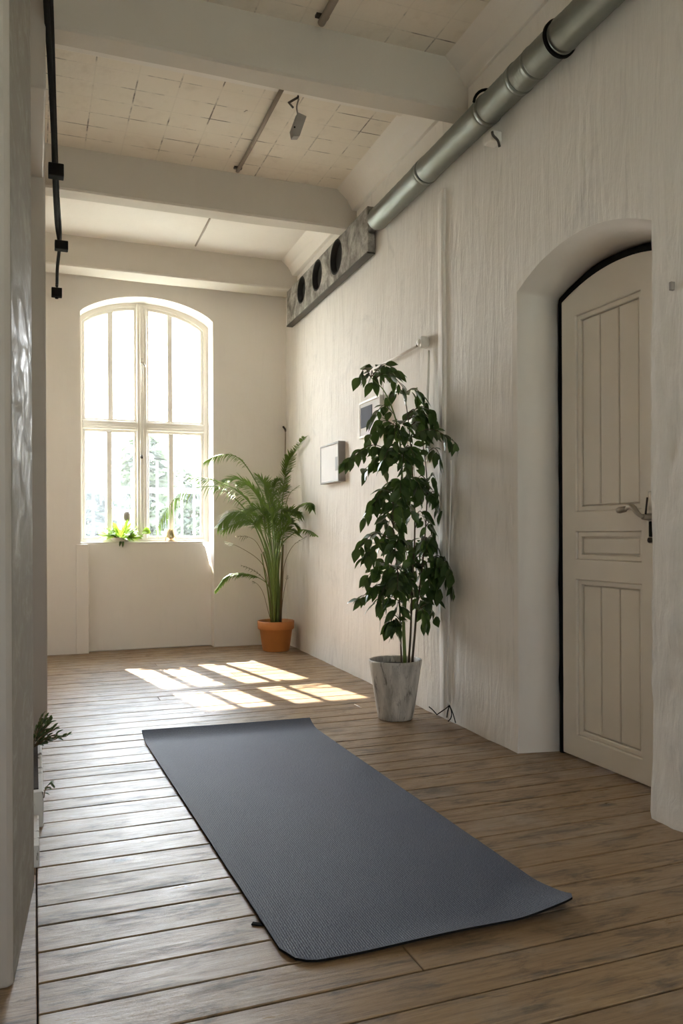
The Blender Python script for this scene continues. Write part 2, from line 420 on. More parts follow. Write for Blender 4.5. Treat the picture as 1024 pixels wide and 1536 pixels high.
# left wall, front wall with a second window behind the camera
bm = nb(); box(bm, (-.5, FRONT - .3, 0), (-.16, 6.6, CEIL)); st('wall_left', bm, M['plaster_smooth'], 'plain plastered left wall mostly hidden behind two piers', 'wall')
F0, F1, FZ0, FZ1 = .0, 1.70, .35, 1.85
bm = nb(); plate(bm, [(-.5, 0), (2.3, 0), (2.3, CEIL), (-.5, CEIL)], [[(F0, FZ0), (F1, FZ0), (F1, FZ1), (F0, FZ1)]], 1, FRONT - .3, FRONT)
st('wall_front', bm, M['plaster_smooth'], 'plastered wall behind the viewer with a window opening', 'wall')
def frame_rect(bm, x0, x1, z0, z1, y0, y1, t):
    plate(bm, [(x0, z0), (x1, z0), (x1, z1), (x0, z1)], [[(x0 + t, z0 + t), (x1 - t, z0 + t), (x1 - t, z1 - t), (x0 + t, z1 - t)]], 1, y0, y1)
w2 = tag(thing('window_2', (.85, FRONT - .15, FZ0), 'white framed window in the wall behind the viewer', 'window'), kind='structure')
bm = nb(); frame_rect(bm, F0, F1, FZ0, FZ1, FRONT - .18, FRONT - .12, .06); box(bm, (.82, FRONT - .18, FZ0 + .06), (.88, FRONT - .12, FZ1 - .06)); obj('window_frame', bm, M['white_wood'], w2)
bm = nb(); box(bm, (F0 + .05, FRONT - .155, FZ0 + .05), (F1 - .05, FRONT - .15, FZ1 - .05)); obj('pane', bm, M['glass'], w2)
# ceiling and beams
bm = nb(); box(bm, (-.6, FRONT - .3, CEIL), (2.5, 6.9, CEIL + .3)); st('ceiling', bm, M['ceiling'], 'cracked whitewashed tile ceiling between the beams', 'ceiling')
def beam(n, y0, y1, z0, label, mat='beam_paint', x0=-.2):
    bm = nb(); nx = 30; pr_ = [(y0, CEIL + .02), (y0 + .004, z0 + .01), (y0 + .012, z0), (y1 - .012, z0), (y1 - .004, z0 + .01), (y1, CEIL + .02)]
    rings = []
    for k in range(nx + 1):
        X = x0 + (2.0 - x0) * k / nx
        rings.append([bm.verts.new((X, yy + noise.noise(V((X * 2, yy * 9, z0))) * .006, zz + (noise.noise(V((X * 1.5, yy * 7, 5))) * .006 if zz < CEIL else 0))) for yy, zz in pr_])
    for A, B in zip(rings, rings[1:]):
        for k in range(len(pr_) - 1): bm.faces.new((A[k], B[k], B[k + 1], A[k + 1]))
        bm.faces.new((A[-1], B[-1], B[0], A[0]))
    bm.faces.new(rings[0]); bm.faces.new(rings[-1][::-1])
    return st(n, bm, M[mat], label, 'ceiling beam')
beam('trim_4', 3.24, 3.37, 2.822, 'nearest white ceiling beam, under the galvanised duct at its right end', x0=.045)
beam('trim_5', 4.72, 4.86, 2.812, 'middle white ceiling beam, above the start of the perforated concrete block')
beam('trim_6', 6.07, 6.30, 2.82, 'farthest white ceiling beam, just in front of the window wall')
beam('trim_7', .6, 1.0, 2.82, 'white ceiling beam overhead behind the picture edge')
for n_, a_, b_, lb in (('trim_14', 3.30, 3.77, 'plain plaster band on the ceiling behind the nearest beam'), ('trim_15', 4.80, 6.2, 'plain plastered ceiling bay nearest the window')):
    bm = nb(); box(bm, (-.3, a_, CEIL - .012), (2.2, b_, CEIL + .02)); st(n_, bm, M['plaster_smooth'], lb, 'ceiling panel', bevel=.008)
# cove strip at right and raised plaster chase
bm = nb(); prism(bm, [(1.72, CEIL + .01), (1.80, 2.99), (1.835, 2.93), (2.1, 2.93), (2.1, CEIL + .01)], 1, FRONT, 6.4)
for f in bm.faces: pass
cove = st('trim_8', bm, M['plaster_smooth'], 'sloping plaster cove between ceiling and right wall behind the duct', 'cove')
for v_ in cove.data.vertices: v_.co.x += WS * (v_.co.y - 2.8) * .8
bm = nb(); ya, yb = 3.478, 3.575
rings = []
for k in range(41):
    z = .02 + 2.55 * k / 40; w = noise.noise(V((1, 2, z * 2))) * .003; r_ = .017 + noise.noise(V((4, 1, z * 2))) * .002
    if k == 40: r_ *= .7
    rings.append([bm.verts.new(p) for p in ((WX(yb) + .02, yb, z), (WX(yb) - .002, yb - .012 + w, z), (WX(ya) - r_ * .75, ya + .04 + w, z), (WX(ya) - r_, ya + .012 + w, z), (WX(ya) - r_ * .7, ya + w, z), (WX(ya) + .02, ya + w, z))])
for A, B in zip(rings, rings[1:]):
    for k in range(5): bm.faces.new((A[k], B[k], B[k + 1], A[k + 1]))
bm.faces.new(rings[0]); bm.faces.new(rings[-1][::-1])
st('trim_9', bm, M['plaster'], 'plastered vertical pipe chase on the right wall behind the ficus', 'pipe chase')
# left piers
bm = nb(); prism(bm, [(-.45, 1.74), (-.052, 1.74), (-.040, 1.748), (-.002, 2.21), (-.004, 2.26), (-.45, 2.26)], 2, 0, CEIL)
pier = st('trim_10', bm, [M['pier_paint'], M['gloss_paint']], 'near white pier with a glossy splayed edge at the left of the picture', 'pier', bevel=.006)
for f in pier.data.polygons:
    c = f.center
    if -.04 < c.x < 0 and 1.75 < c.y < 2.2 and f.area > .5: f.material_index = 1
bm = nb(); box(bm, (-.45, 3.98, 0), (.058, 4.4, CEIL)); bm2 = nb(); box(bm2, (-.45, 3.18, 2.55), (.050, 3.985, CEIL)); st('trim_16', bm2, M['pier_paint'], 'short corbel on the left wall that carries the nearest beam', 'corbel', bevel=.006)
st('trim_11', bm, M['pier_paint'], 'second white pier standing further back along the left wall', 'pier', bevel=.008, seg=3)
bm = nb(); box(bm, (-.45, 2.26, 0), (-.02, 3.98, .045)); st('trim_12', bm, M['peel'], 'low peeling white plinth along the left wall between the piers', 'plinth', bevel=.006)

# ------------------------------------------------------------------ window_1
win = tag(thing('window_1', (.84, YB + .2, .84), 'arched white casement window with eight panes in the end wall', 'window'), kind='structure')
FY0, FY1 = YB + .17, YB + .24
GX0, GX1, GZ0 = .345, 1.335, .838
def arch_pts(x0, x1, sp, ap, n=24):
    return [(x0 + (x1 - x0) * k / n, win_arch(x0 + (x1 - x0) * k / n, x0, x1, sp, ap)) for k in range(n + 1)]
IX0, IX1 = .368, 1.300
outer = [(GX0 - .03, GZ0), (GX1 + .03, GZ0)] + arch_pts(GX0 - .03, GX1 + .03, 2.61, 2.775)[::-1]
inner = [(IX0 - .006, .868), (IX1 + .01, .868)] + arch_pts(IX0 - .006, IX1 + .01, 2.57, 2.72)[::-1]
bm = nb(); plate(bm, outer, [inner], 1, FY0, FY1); obj('window_frame', bm, M['white_wood'], win, bevel=.005)
bm = nb(); box(bm, (.775, FY0 - .022, .868), (.852, FY1, 2.74)); box(bm, (.797, FY0 - .04, .875), (.825, FY0 - .02, 2.72)); obj('mullion', bm, M['white_wood'], win, bevel=.006)
bm = nb(); box(bm, (IX0 - .01, FY0 - .018, 1.735), (.775, FY1 - .01, 1.80)); box(bm, (IX0 - .01, FY0 - .03, 1.752), (.775, FY0 - .017, 1.775)); obj('transom', bm, M['white_wood'], win, bevel=.005)
bm = nb(); box(bm, (.852, FY0 - .018, 1.735), (IX1 + .015, FY1 - .01, 1.80)); box(bm, (.852, FY0 - .03, 1.752), (IX1 + .015, FY0 - .017, 1.775)); obj('transom', bm, M['white_wood'], win, bevel=.005)
def sash(x0, x1, z0, z1, mun, arch):
    bm = nb(); t = .022; y0, y1 = FY0 + .012, FY1 - .012
    if arch:
        n = 12; top = [(x0 + (x1 - x0) * k / n, win_arch(x0 + (x1 - x0) * k / n, IX0 - .006, IX1 + .01, 2.57, 2.72) + .004) for k in range(n + 1)]
        ti = [(x0 + t + (x1 - x0 - 2 * t) * k / n, win_arch(x0 + t + (x1 - x0 - 2 * t) * k / n, IX0 - .006, IX1 + .01, 2.57, 2.72) - t) for k in range(n + 1)]
        plate(bm, [(x0, z0), (x1, z0)] + top[::-1], [[(x0 + t, z0 + t), (x1 - t, z0 + t)] + ti[::-1]], 1, y0, y1); zt = win_arch(mun, IX0, IX1, 2.57, 2.72) - .012
    else:
        frame_rect(bm, x0, x1, z0, z1, y0, y1, t); zt = z1 - t
    box(bm, (mun - .020, y0 + .004, z0 + t), (mun + .020, y1 - .004, zt))
    s = obj('sash', bm, M['white_wood'], win, bevel=.004)
    for a, b in ((x0 + t, mun - .020), (mun + .020, x1 - t)):
        bm = nb(); yg = (y0 + y1) / 2
        if arch:
            n = 8; top = [(a + (b - a) * k / n, win_arch(a + (b - a) * k / n, IX0, IX1, 2.57, 2.72) - t + .006) for k in range(n + 1)]
            prism(bm, [(a, z0 + t), (b, z0 + t)] + top[::-1], 1, yg - .002, yg + .002)
        else: box(bm, (a - .003, yg - .002, z0 + t - .003), (b + .003, yg + .002, z1 - t + .003))
        obj('pane', bm, M['glass'], s)
for x0, x1, mu, mul in ((IX0 - .006, .777, .575, .564), (.850, IX1 + .01, 1.042, 1.048)):
    sash(x0, x1, .868, 1.737, mul, False); sash(x0, x1, 1.798, 2.7, mu, True)
bm = nb(); tube(bm, [(.812, FY0 - .055, 2.03), (.812, FY0 - .055, 2.30)], .007); tube(bm, [(.812, FY0 - .04, 2.26), (.812, FY0 - .075, 2.26)], .012)
tube(bm, [(.812, FY0 - .075, 2.26), (.835, FY0 - .08, 2.23)], .007); obj('espagnolette', bm, M['nickel'], win)
bm = nb(); lathe(bm, (0, 0, 0), [(0, -.014), (.011, -.012), (.013, 0), (.008, .014), (0, .016)], 16); kb = obj('latch_knob', bm, M['dark_metal'], win); 
kb.location = (.808, FY0 - .045, 1.52); kb.matrix_parent_inverse = Matrix.Translation(-win.location)
bm = nb(); box(bm, (WX0 - .02, YB + .068, .835), (WX1 - .075, YB + .30, .846)); obj('window_sill', bm, M['plaster_smooth'], win, bevel=.004)

# ------------------------------------------------------------------ door_1
door = tag(thing('door_1', (2.04, 2.45, 0), 'cream arched wooden door with tall grooved panels in the right wall', 'door'), kind='structure')
LX = 2.02; LY0, LY1 = 2.105, 2.772
def leaf_arch(Y): return door_arch(Y, 2.10, 2.78, 1.838, 1.908)
outer = [(LY0, .006), (LY1, .006)] + [(LY1 + (LY0 - LY1) * k / 24, leaf_arch(LY1 + (LY0 - LY1) * k / 24)) for k in range(25)]
PY0, PY1 = 2.312, 2.682
PZ = {'lower_panel': (.095, .715), 'middle_panel': (.795, .905), 'upper_panel': (.985, 1.765)}
holes = [[(PY0, a), (PY1, a), (PY1, b), (PY0, b)] for a, b in PZ.values()]
bm = nb(); plate(bm, outer, holes, 0, LX, LX + .045); obj('door_leaf', bm, M['door_paint'], door, bevel=.004)
for nm, (a, b) in PZ.items():
    bm = nb(); box(bm, (LX + .028, PY0 - .005, a - .005), (LX + .038, PY1 + .005, b + .005))
    t = .02
    plate(bm, [(PY0, a), (PY1, a), (PY1, b), (PY0, b)], [[(PY0 + t, a + t), (PY1 - t, a + t), (PY1 - t, b - t), (PY0 + t, b - t)]], 0, LX + .010, LX + .03)
    if nm == 'middle_panel': box(bm, (LX + .016, PY0 + t + .006, a + t + .006), (LX + .03, PY1 - t - .006, b - t - .006))
    else:
        ww = (PY1 - PY0 - 2 * t - .008) / 3
        for k in range(3):
            y0 = PY0 + t + .004 + ww * k; box(bm, (LX + .015, y0 + .003, a + t + .004), (LX + .03, y0 + ww - .003, b - t - .004))
    obj(nm, bm, M['door_paint'], door, bevel=.004)
pts = [(LX + .012, LY1 + .012, z) for z in fr(0.0, 1.835, 24)] + [(LX + .012, LY1 + .012 - .68 * k / 20, leaf_arch(LY1 - .68 * k / 20) + .013) for k in range(21)]
pts = [V(p) + V((0, noise.noise(V((0, p[2] * 6, p[1] * 6))) * .006, 0)) for p in pts]
bm = nb(); tube(bm, pts, [.015 + .008 * max(0, noise.noise(V((p[2] * 5, p[1] * 5, 0)))) for p in pts], 8); obj('dark_gap_strip', bm, M['black'], door)  # black tube stands in for the dark open gap around the leaf
bm = nb(); box(bm, (LX + .07, 1.96, 0), (LX + .10, 2.92, 2.12)); obj('door_backing', bm, M['dark_void'], door)  # unseen dark sheet added behind the leaf to keep outside light out
prof_f = [(DY1, 0.0)] + [(DY1, DSP * k / 12) for k in range(1, 12)] + [(DY1 + (DY0 - DY1) * k / 32, door_arch(DY1 + (DY0 - DY1) * k / 32)) for k in range(33)]
bm = nb(); A = []; B_ = []; yb0, yb1 = DY0, LY1 + .024
for (yy, zz) in prof_f:
    t = (yy - DY0) / (DY1 - DY0); y2 = yb0 + (yb1 - yb0) * t
    z2 = zz * 1.852 / DSP if yy >= DY1 - 1e-6 else leaf_arch(min(LY1, y2)) + .024
    A.append(bm.verts.new((WX(yy) - .001, yy, zz))); B_.append(bm.verts.new((LX + .03, y2, z2)))
C_ = [bm.verts.new((WX(2.4) + .01, v.co.y + (.03 if i < 12 else 0), v.co.z + (.0 if i < 12 else .03))) for i, v in enumerate(A)]
D_ = [bm.verts.new((LX + .03, v.co.y + (.04 if i < 12 else 0), v.co.z + (0 if i < 12 else .06))) for i, v in enumerate(B_)]
for k in range(len(A) - 1):
    f = bm.faces.new((A[k], A[k + 1], B_[k + 1], B_[k])); f.smooth = True
    bm.faces.new((C_[k], C_[k + 1], D_[k + 1], D_[k])); bm.faces.new((B_[k], B_[k + 1], D_[k + 1], D_[k])); bm.faces.new((A[k], A[k + 1], C_[k + 1], C_[k]))
st('trim_17', bm, M['plaster_smooth'], 'splayed plaster reveal around the arched door', 'reveal')
# handle: long plate, curved lever with a grip, key
hd = V((LX, 2.254, .955))
bm = nb(); box(bm, (LX - .006, 2.237, .862), (LX, 2.271, 1.045)); lk = obj('lock_plate', bm, M['nickel'], door, bevel=.003)
bm = nb(); tube(bm, [(LX - .004, 2.254, .955), (LX - .045, 2.254, .955)], [.014, .010], 14); obj('spindle', bm, M['nickel'], lk)
bm = nb()
lv = smooth_path([(LX - .045, 2.250, .952), (LX - .052, 2.270, .968), (LX - .055, 2.290, .990), (LX - .056, 2.309, .992), (LX - .056, 2.324, .984)], 6)
tube(bm, lv, [.006 + .004 * math.sin(PI * k / (len(lv) - 1)) for k in range(len(lv))], 10)
obj('lever', bm, M['nickel'], lk)
bm = nb(); tube(bm, [(LX - .056, 2.322, .986), (LX - .056, 2.329, .984), (LX - .056, 2.355, .981), (LX - .056, 2.366, .980), (LX - .056, 2.369, .980)], [.006, .0105, .012, .010, .004], 14); obj('grip', bm, M['nickel'], lk)
bm = nb(); box(bm, (LX - .010, 2.244, .885), (LX - .004, 2.264, .94)); obj('keyhole_cover', bm, M['black'], lk, bevel=.003)
bm = nb(); lathe(bm, (LX - .012, 2.254, .874), [(0, -.01), (.008, -.008), (.010, 0), (.008, .008), (0, .01)], 12); obj('key_bow', bm, M['dark_metal'], lk)
bm = nb(); tube(bm, [(LX - .035, 2.250, .962), (LX - .035, 2.244, 1.0), (LX - .032, 2.244, 1.022)], .0035, 8); obj('key', bm, M['dark_metal'], lk)

# ------------------------------------------------------------------ exterior
bm = nb(); box(bm, (-60, 7.2, -.9), (80, 120, -.6)); box(bm, (-60, -80, -.9), (80, -2.3, -.6)); tag(obj('ground', bm, M['ground']), 'pale ground outside the building', 'ground', None, 'structure')
bm = nb(); prism(bm, [(6.85, 2.83), (7.22, 2.815), (7.22, 2.93), (6.85, 3.1)], 0, -1.0, 3.2); st('trim_13', bm, M['ext_wall'], 'unseen eave added outside above the window to trim the sunlight', 'eave')  # added eave, out of view, cuts off the near end of the sun patches
hz = NT('haze'); hz.t.nodes.remove(hz.p); vs_ = hz.n('ShaderNodeVolumeScatter', Density=.0022, Anisotropy=.4); hz.link(vs_.outputs[0], hz.t.nodes['Material Output'].inputs['Volume'])
bm = nb(); box(bm, (-25, 10, -.59), (40, 70, 8)); tag(obj('haze', bm, hz.m), 'bright morning haze over the garden outside the window', 'haze', None, 'structure')
fence = thing('garden_fence', (1.6, 13, -.6), 'white picket railing with two rails seen through the lower window panes', 'fence')
for z, h in ((1.56, .085), (.62, .07)):
    bm = nb(); box(bm, (-1.2, 12.96, z), (4.6, 13.02, z + h)); obj('rail', bm, M['fence_white'], fence)
for k in range(30):
    X = -1.1 + k * .195; bm = nb(); box(bm, (X, 13.03, -.6), (X + .03, 13.06, 1.95 + .12 * (k % 5 == 0))); obj('picket', bm, M['fence_white'], fence)
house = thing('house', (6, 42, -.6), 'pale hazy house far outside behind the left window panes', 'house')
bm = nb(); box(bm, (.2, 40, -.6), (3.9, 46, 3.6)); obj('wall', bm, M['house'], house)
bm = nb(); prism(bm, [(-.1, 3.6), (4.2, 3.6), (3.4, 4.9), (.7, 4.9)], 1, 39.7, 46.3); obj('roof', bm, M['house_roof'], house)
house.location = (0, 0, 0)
def tree(name, c, r, h, n, label, seed, parts=None):
    rr = random.Random(seed); t = thing(name, (c[0], c[1], -.6), label, 'tree', 'trees outside')
    bm = nb(); tube(bm, [(c[0], c[1], -.6), (c[0] + .1, c[1], h * .4), (c[0], c[1], h * .8)], [.16, .12, .04], 8); obj('trunk', bm, M['bark'], t)
    bm = nb()
    for k in range(n):
        u = rr.random(); z = -.1 + (h + .1) * (u ** .8); rad = r * math.sin(PI * (.12 + .85 * u)) ** .6 * rr.random() ** .5; a = rr.random() * 2 * PI
        leaf(bm, V((c[0] + rad * math.cos(a), c[1] + rad * math.sin(a), z)), V((rr.uniform(-1, 1), rr.uniform(-1, 1), rr.uniform(-.6, .6))), V((rr.uniform(-.3, .3), rr.uniform(-.3, .3), 1)), rr.uniform(.25, .5), rr.uniform(.2, .35), .2)
    obj('foliage', bm, M['tree_leaf'], t)
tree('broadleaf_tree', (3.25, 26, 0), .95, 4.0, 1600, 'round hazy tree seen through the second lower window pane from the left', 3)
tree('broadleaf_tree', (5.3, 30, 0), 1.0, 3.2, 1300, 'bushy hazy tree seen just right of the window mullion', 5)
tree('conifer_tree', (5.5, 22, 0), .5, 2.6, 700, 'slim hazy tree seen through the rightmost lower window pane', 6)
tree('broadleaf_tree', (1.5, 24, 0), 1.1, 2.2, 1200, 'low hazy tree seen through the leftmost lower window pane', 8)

# ------------------------------------------------------------------ yoga mat
MX0, MX1, MY0, MY1 = .470, 1.180, 1.605, 3.655
bm = nb(); nx, ny = 36, 100; rows = []
def matz(x, y):
    z = .0015; t = max(0, (y - (MY1 - .13)) / .13); z += .030 * t ** 2.2
    d = max(0, 1 - math.hypot((x - MX1) / .17, (y - MY0) / .20)); z += .030 * d ** 1.3
    z += .0015 * (1 + noise.noise(V((x * 3, y * 3, 0))))
    e = max(0, 1 - (y - MY0) / .10); z += .010 * e ** 2 * sst(.15, .6, (x - MX0) / (MX1 - MX0))
    return z
RN = .075
for j in range(ny + 1):
    row = []
    for i in range(nx + 1):
        s = i / nx; t = j / ny
        sl = 2 * s - 1
        xl = s * (MX1 - MX0)
        # rounded near corners
        cut = 0
        if xl < RN: cut = RN - math.sqrt(max(0, RN ** 2 - (RN - xl) ** 2))
        r2 = .035
        if (MX1 - MX0) - xl < r2: cut = max(cut, r2 - math.sqrt(max(0, r2 ** 2 - (r2 - ((MX1 - MX0) - xl)) ** 2)))
        yy = MY0 + cut + (MY1 - MY0 - cut) * t - .02 * s
        xx = MX0 + xl + (.022 - .048 * t) * (1 if True else 0) 
        xx += .055 * (t) * s - .03 * s * (1 - t) * 0
        row.append(bm.verts.new((xx - .0, yy - .03 * s * t, matz(MX0 + xl, MY0 + cut + (MY1 - MY0 - cut) * t))))
    rows.append(row)
fs = [bm.faces.new((rows[j][i], rows[j][i + 1], rows[j + 1][i + 1], rows[j + 1][i])) for j in range(ny) for i in range(nx)]
e = bmesh.ops.extrude_face_region(bm, geom=fs); bmesh.ops.translate(bm, vec=(0, 0, .0055), verts=[g for g in e['geom'] if isinstance(g, bmesh.types.BMVert)])
for f in bm.faces: f.smooth = True
for ed in bm.edges:
    if len(ed.link_faces) == 2 and ed.calc_face_angle(0) > .7: ed.smooth = False
bm.normal_update()
for f in bm.faces:
    if abs(f.normal.z) < .6 and f.calc_area() < .0004: f.material_index = 1
tag(obj('yoga_mat', bm, [M['mat'], M['black']]), 'slate blue yoga mat unrolled on the floorboards with curling ends', 'yoga mat')
p0 = fl(378, 1386); p1 = fl(403, 1389)
bm = nb(); dirn = (p1 - p0).normalized(); sd = V((-dirn.y, dirn.x, 0)) * .006
vs = [p0 - sd, p0 + sd, p1 + sd + dirn * .02, p1 - sd + dirn * .02]
prism(bm, [(v.x, v.y) for v in vs], 2, 0.0, .003); tag(obj('strap', bm, M['black']), 'short black strap end sticking out from the left edge of the mat', 'strap')

# ------------------------------------------------------------------ ficus
fp = V((1.648, 3.60, 0))
fic = thing('potted_ficus', fp, 'tall dark green weeping fig in a distressed white pot by the right wall', 'potted plant')
bm = nb(); lathe(bm, fp, [(0, 0), (.080, 0), (.086, .006), (.090, .03), (.128, .27), (.130, .284), (.127, .289), (.121, .285), (.112, .24), (.10, .20), (0, .20)], 64); obj('pot', bm, M['pot_white'], fic)
bm = nb(); lathe(bm, fp, [(0, .255), (.06, .262), (.117, .256)], 40); obj('soil', bm, M['soil'], fic)
FD = fp.y
def fpt(px, py, dy=0.0): return atY(px, py, FD + dy, .03)
def tubepart(name, pts, rads, mat, parent, seg=8): 
    bm = nb(); tube(bm, pts, rads, seg); return obj(name, bm, mat, parent)
def taper(n, a, b): return [a + (b - a) * k / (n - 1) for k in range(n)]
trunks = [([(607, 992, 0), (605, 930, 0), (606, 860, .0), (604, 780, .01), (602, 700, 0), (596, 640, 0), (578, 590, -.01), (556, 566, -.02)], .0095, 'green_stem'),
          ([(613, 992, .02), (616, 940, .03), (618, 870, .03), (622, 790, .02), (618, 700, .02), (612, 630, .02), (606, 590, .02)], .006, 'bark'),
          ([(618, 992, -.02), (622, 950, -.03), (625, 910, -.02), (632, 860, -.02), (638, 790, -.02), (640, 720, -.03), (632, 650, -.02)], .0065, 'bark'),
          ([(602, 993, -.03), (600, 940, -.03), (598, 880, -.02), (590, 800, -.03), (588, 730, -.03)], .005, 'bark')]
tp = []
for pl, r, mname in trunks:
    P = smooth_path([fpt(*p) for p in pl], 6); P[0] = P[0].copy(); P[0].z = .25
    tubepart('stem', P, taper(len(P), r, .002), M[mname], fic); tp.append(P)
rf = random.Random(21)
allp = [p for P in tp for p in P]
def branch(tip, py0=None, ln=None, dy=0, side=None, density=1.0, big=1.0):
    """twig from the nearest stem height out to the tip, with drooping leaves along it"""
    tipp = fpt(tip[0], tip[1], dy)
    zt = tipp.z + rf.uniform(.02, .06) if py0 is None else EYE + (PPY - py0) / FPX * (FD * .9347 + fp.x * .3556)
    root = min(allp, key=lambda p: abs(p.z - zt) + .25 * (p - tipp).length)
    mid = (root + tipp) / 2 + V((0, 0, .035 + .12 * (tipp - root).length))
    P = smooth_path([root, mid, tipp], 7); n = len(P)
    bm = nb(); tube(bm, P, taper(n, .0028, .0011), 5, 1)
    L = (tipp - root).length; nl = max(9, int(L / .0125 * density)); nl = min(nl, 26)
    for k in range(nl):
        t = .18 + .82 * (k + rf.random() * .5) / nl; t = min(t, 1)
        q = t * (n - 1); i = min(int(q), n - 2); p = P[i].lerp(P[i + 1], q - i); tg = (P[i + 1] - P[i]).normalized()
        sd = tg.cross(V((0, 0, 1))); sd = sd.normalized() if sd.length > .05 else V((1, 0, 0))
        s = 1 if k % 2 else -1
        d = (tg * rf.uniform(.2, .8) + sd * s * rf.uniform(.3, .9) + V((0, 0, -rf.uniform(-.05, 1.15))) + V((rf.uniform(-.25, .25), rf.uniform(-.25, .25), 0))).normalized()
        pet = p + d * .012
        Lf = rf.uniform(.050, .080) * big; W = Lf * rf.uniform(.46, .60)
        tip_ = pet + d * Lf
        lim = WX(tip_.y) - .012
        if tip_.x > lim: d = (d + V((-(tip_.x - lim) / Lf, 0, 0))).normalized()
        nr = V((rf.uniform(-.7, .7), rf.uniform(-1, .2), rf.uniform(.2, 1)))
        leaf(bm, pet, d, nr, Lf, W, rf.uniform(.05, .3), 0, rf.uniform(.1, .4), (0, .62, .94, 1, .80, .42, 0))
    for v in bm.verts: v.co.x = min(v.co.x, WX(v.co.y) - .042)
    return obj('leafy_branch', bm, [M['ficus_leaf'], M['bark']], fic)
tips = [ # px, py of tips (the plant's own outline), depth offset
 (538, 566, -.02), (560, 572, .03), (604, 580, -.03), (583, 600, .05), (660, 632, -.06), (640, 606, .02), (560, 625, -.03), (553, 655, .04), (596, 560, .03),
 (516, 692, -.05), (545, 705, .05), (690, 668, -.08), (655, 640, .0), (665, 690, -.05), (640, 660, .05), (575, 690, -.1), (660, 735, -.06), (625, 690, -.1),
 (548, 775, -.04), (566, 748, .06), (560, 760, -.1), (665, 765, -.05), (640, 790, -.1), (650, 745, .04), (600, 740, -.12),
 (536, 822, -.02), (548, 835, -.08), (660, 820, -.04), (682, 858, -.08), (640, 830, -.12), (580, 800, .06), (590, 830, -.12), (655, 800, .05),
 (548, 868, 0), (538, 900, -.04), (565, 905, -.1), (683, 880, -.09), (662, 900, -.05), (645, 880, -.1), (600, 880, -.1), (575, 870, .07), (655, 925, -.04),
 (582, 945, -.05), (568, 920, .03), (592, 950, -.09), (640, 935, -.08), (628, 900, .06), (610, 650, -.06), (618, 770, -.12), (585, 655, .04), (612, 850, .08), (622, 720, .08), (590, 770, -.12),(606, 700, -.12),(640, 850, .07)]
for x, y, dy in tips: branch((x, y), dy=dy, density=1.25)
for x, y, dy in tips:
    if 600 < y < 930 and rf.random() < .62: branch((612 + (x - 612) * rf.uniform(.3, .75), y + rf.uniform(-25, 25)), dy=-dy + rf.uniform(-.09, .05), density=1.1)

# ------------------------------------------------------------------ palm
pp = V((1.755, 6.05, 0))
palm = thing('potted_palm', pp, 'arching green palm in a terracotta pot in the back right corner', 'potted plant')
bm = nb(); lathe(bm, pp, [(0, 0), (.098, 0), (.104, .008), (.126, .165), (.134, .166), (.140, .172), (.143, .225), (.140, .232), (.128, .230), (.124, .19), (.1, .17), (0, .17)], 64); obj('pot', bm, M['terracotta'], palm)
bm = nb(); lathe(bm, pp, [(0, .210), (.06, .212), (.125, .203)], 40); obj('soil', bm, M['soil'], palm)
def cpx(cx, cy): return (220 + cx * .2734, 620 + cy * .2734)
rp = random.Random(5)
def frond(pts, dy, nlf, L, W, mat='palm_leaf', t0=.35, droop=.28, rad=.006, stem='green_stem', fwd=.8, lo=.35, both=True, dy2=None, dens=1.7):
    dy2 = dy if dy2 is None else dy2
    Q = []
    for k, c in enumerate(pts):
        u = k / (len(pts) - 1); x, y = cpx(*c); Q.append(atY(x, y, pp.y + dy * (1 - u) + dy2 * u if k else pp.y + dy * .3, .04))
    P = smooth_path(Q, 8); n = len(P); bm = nb(); tube(bm, P, taper(n, rad, .0012), 6, 1)
    nlf = int(nlf * dens) if nlf > 10 else nlf; L *= .95; W *= .72
    for k in range(nlf):
        t = t0 + (1 - t0) * (k + .5) / nlf; q = t * (n - 1); i = min(int(q), n - 2); p = P[i].lerp(P[i + 1], q - i); tg = (P[i + 1] - P[i]).normalized()
        sd = tg.cross(V((0, -.55, .85))); sd = sd.normalized() if sd.length > .05 else V((1, 0, 0))
        env = lo + (1 - lo) * math.sin(PI * min(1, .12 + .88 * ((k + .5) / nlf) ** .9))
        for s in ((1, -1) if both else (1,)):
            d = (tg * (fwd + .5 * (k / nlf) ** 3) + sd * s * rp.uniform(.55, 1) + V((rp.uniform(-.1, .1), rp.uniform(-.1, .1), rp.uniform(-.2, .12)))).normalized()
            LL = L * env * rp.uniform(.8, 1.15); tip = p + d * LL; lim = WX(tip.y) - .015
            if tip.x > lim: d = (d + V((-(tip.x - lim) / LL, 0, 0))).normalized()
            leaf(bm, p, d, V((0, -.4, 1)), LL, W * rp.uniform(.8, 1.2), droop * rp.uniform(.6, 1.3), 0, .2, (.5, 1, .9, .55, 0))
    for v in bm.verts: v.co.x = min(v.co.x, WX(v.co.y) - .022); v.co.y = min(v.co.y, 6.30)
    return obj('frond', bm, [M[mat], M[stem]], palm)
B = (700, 1145)
frond([B, (665, 800), (590, 540), (500, 430), (370, 370), (230, 345)], -.10, 34, .14, .014, t0=.42, droop=.6, dens=1.25)
frond([B, (660, 800), (560, 560), (450, 440), (370, 400), (200, 430), (110, 530), (50, 645)], -.05, 36, .10, .010, t0=.5, droop=.9, dens=1.0)
frond([B, (690, 800), (650, 500), (590, 360), (520, 260), (450, 225), (370, 238), (315, 268)], .08, 30, .08, .012, t0=.5, droop=.7, dens=1.1)
frond([B, (715, 800), (738, 560), (748, 440), (765, 310), (800, 225), (866, 132)], -.02, 26, .082, .027, t0=.5, droop=-.05, fwd=.75, lo=.6)
frond([B, (720, 800), (745, 620), (800, 540), (850, 510), (895, 490), (908, 525)], -.12, 26, .12, .015, t0=.5, droop=.26)
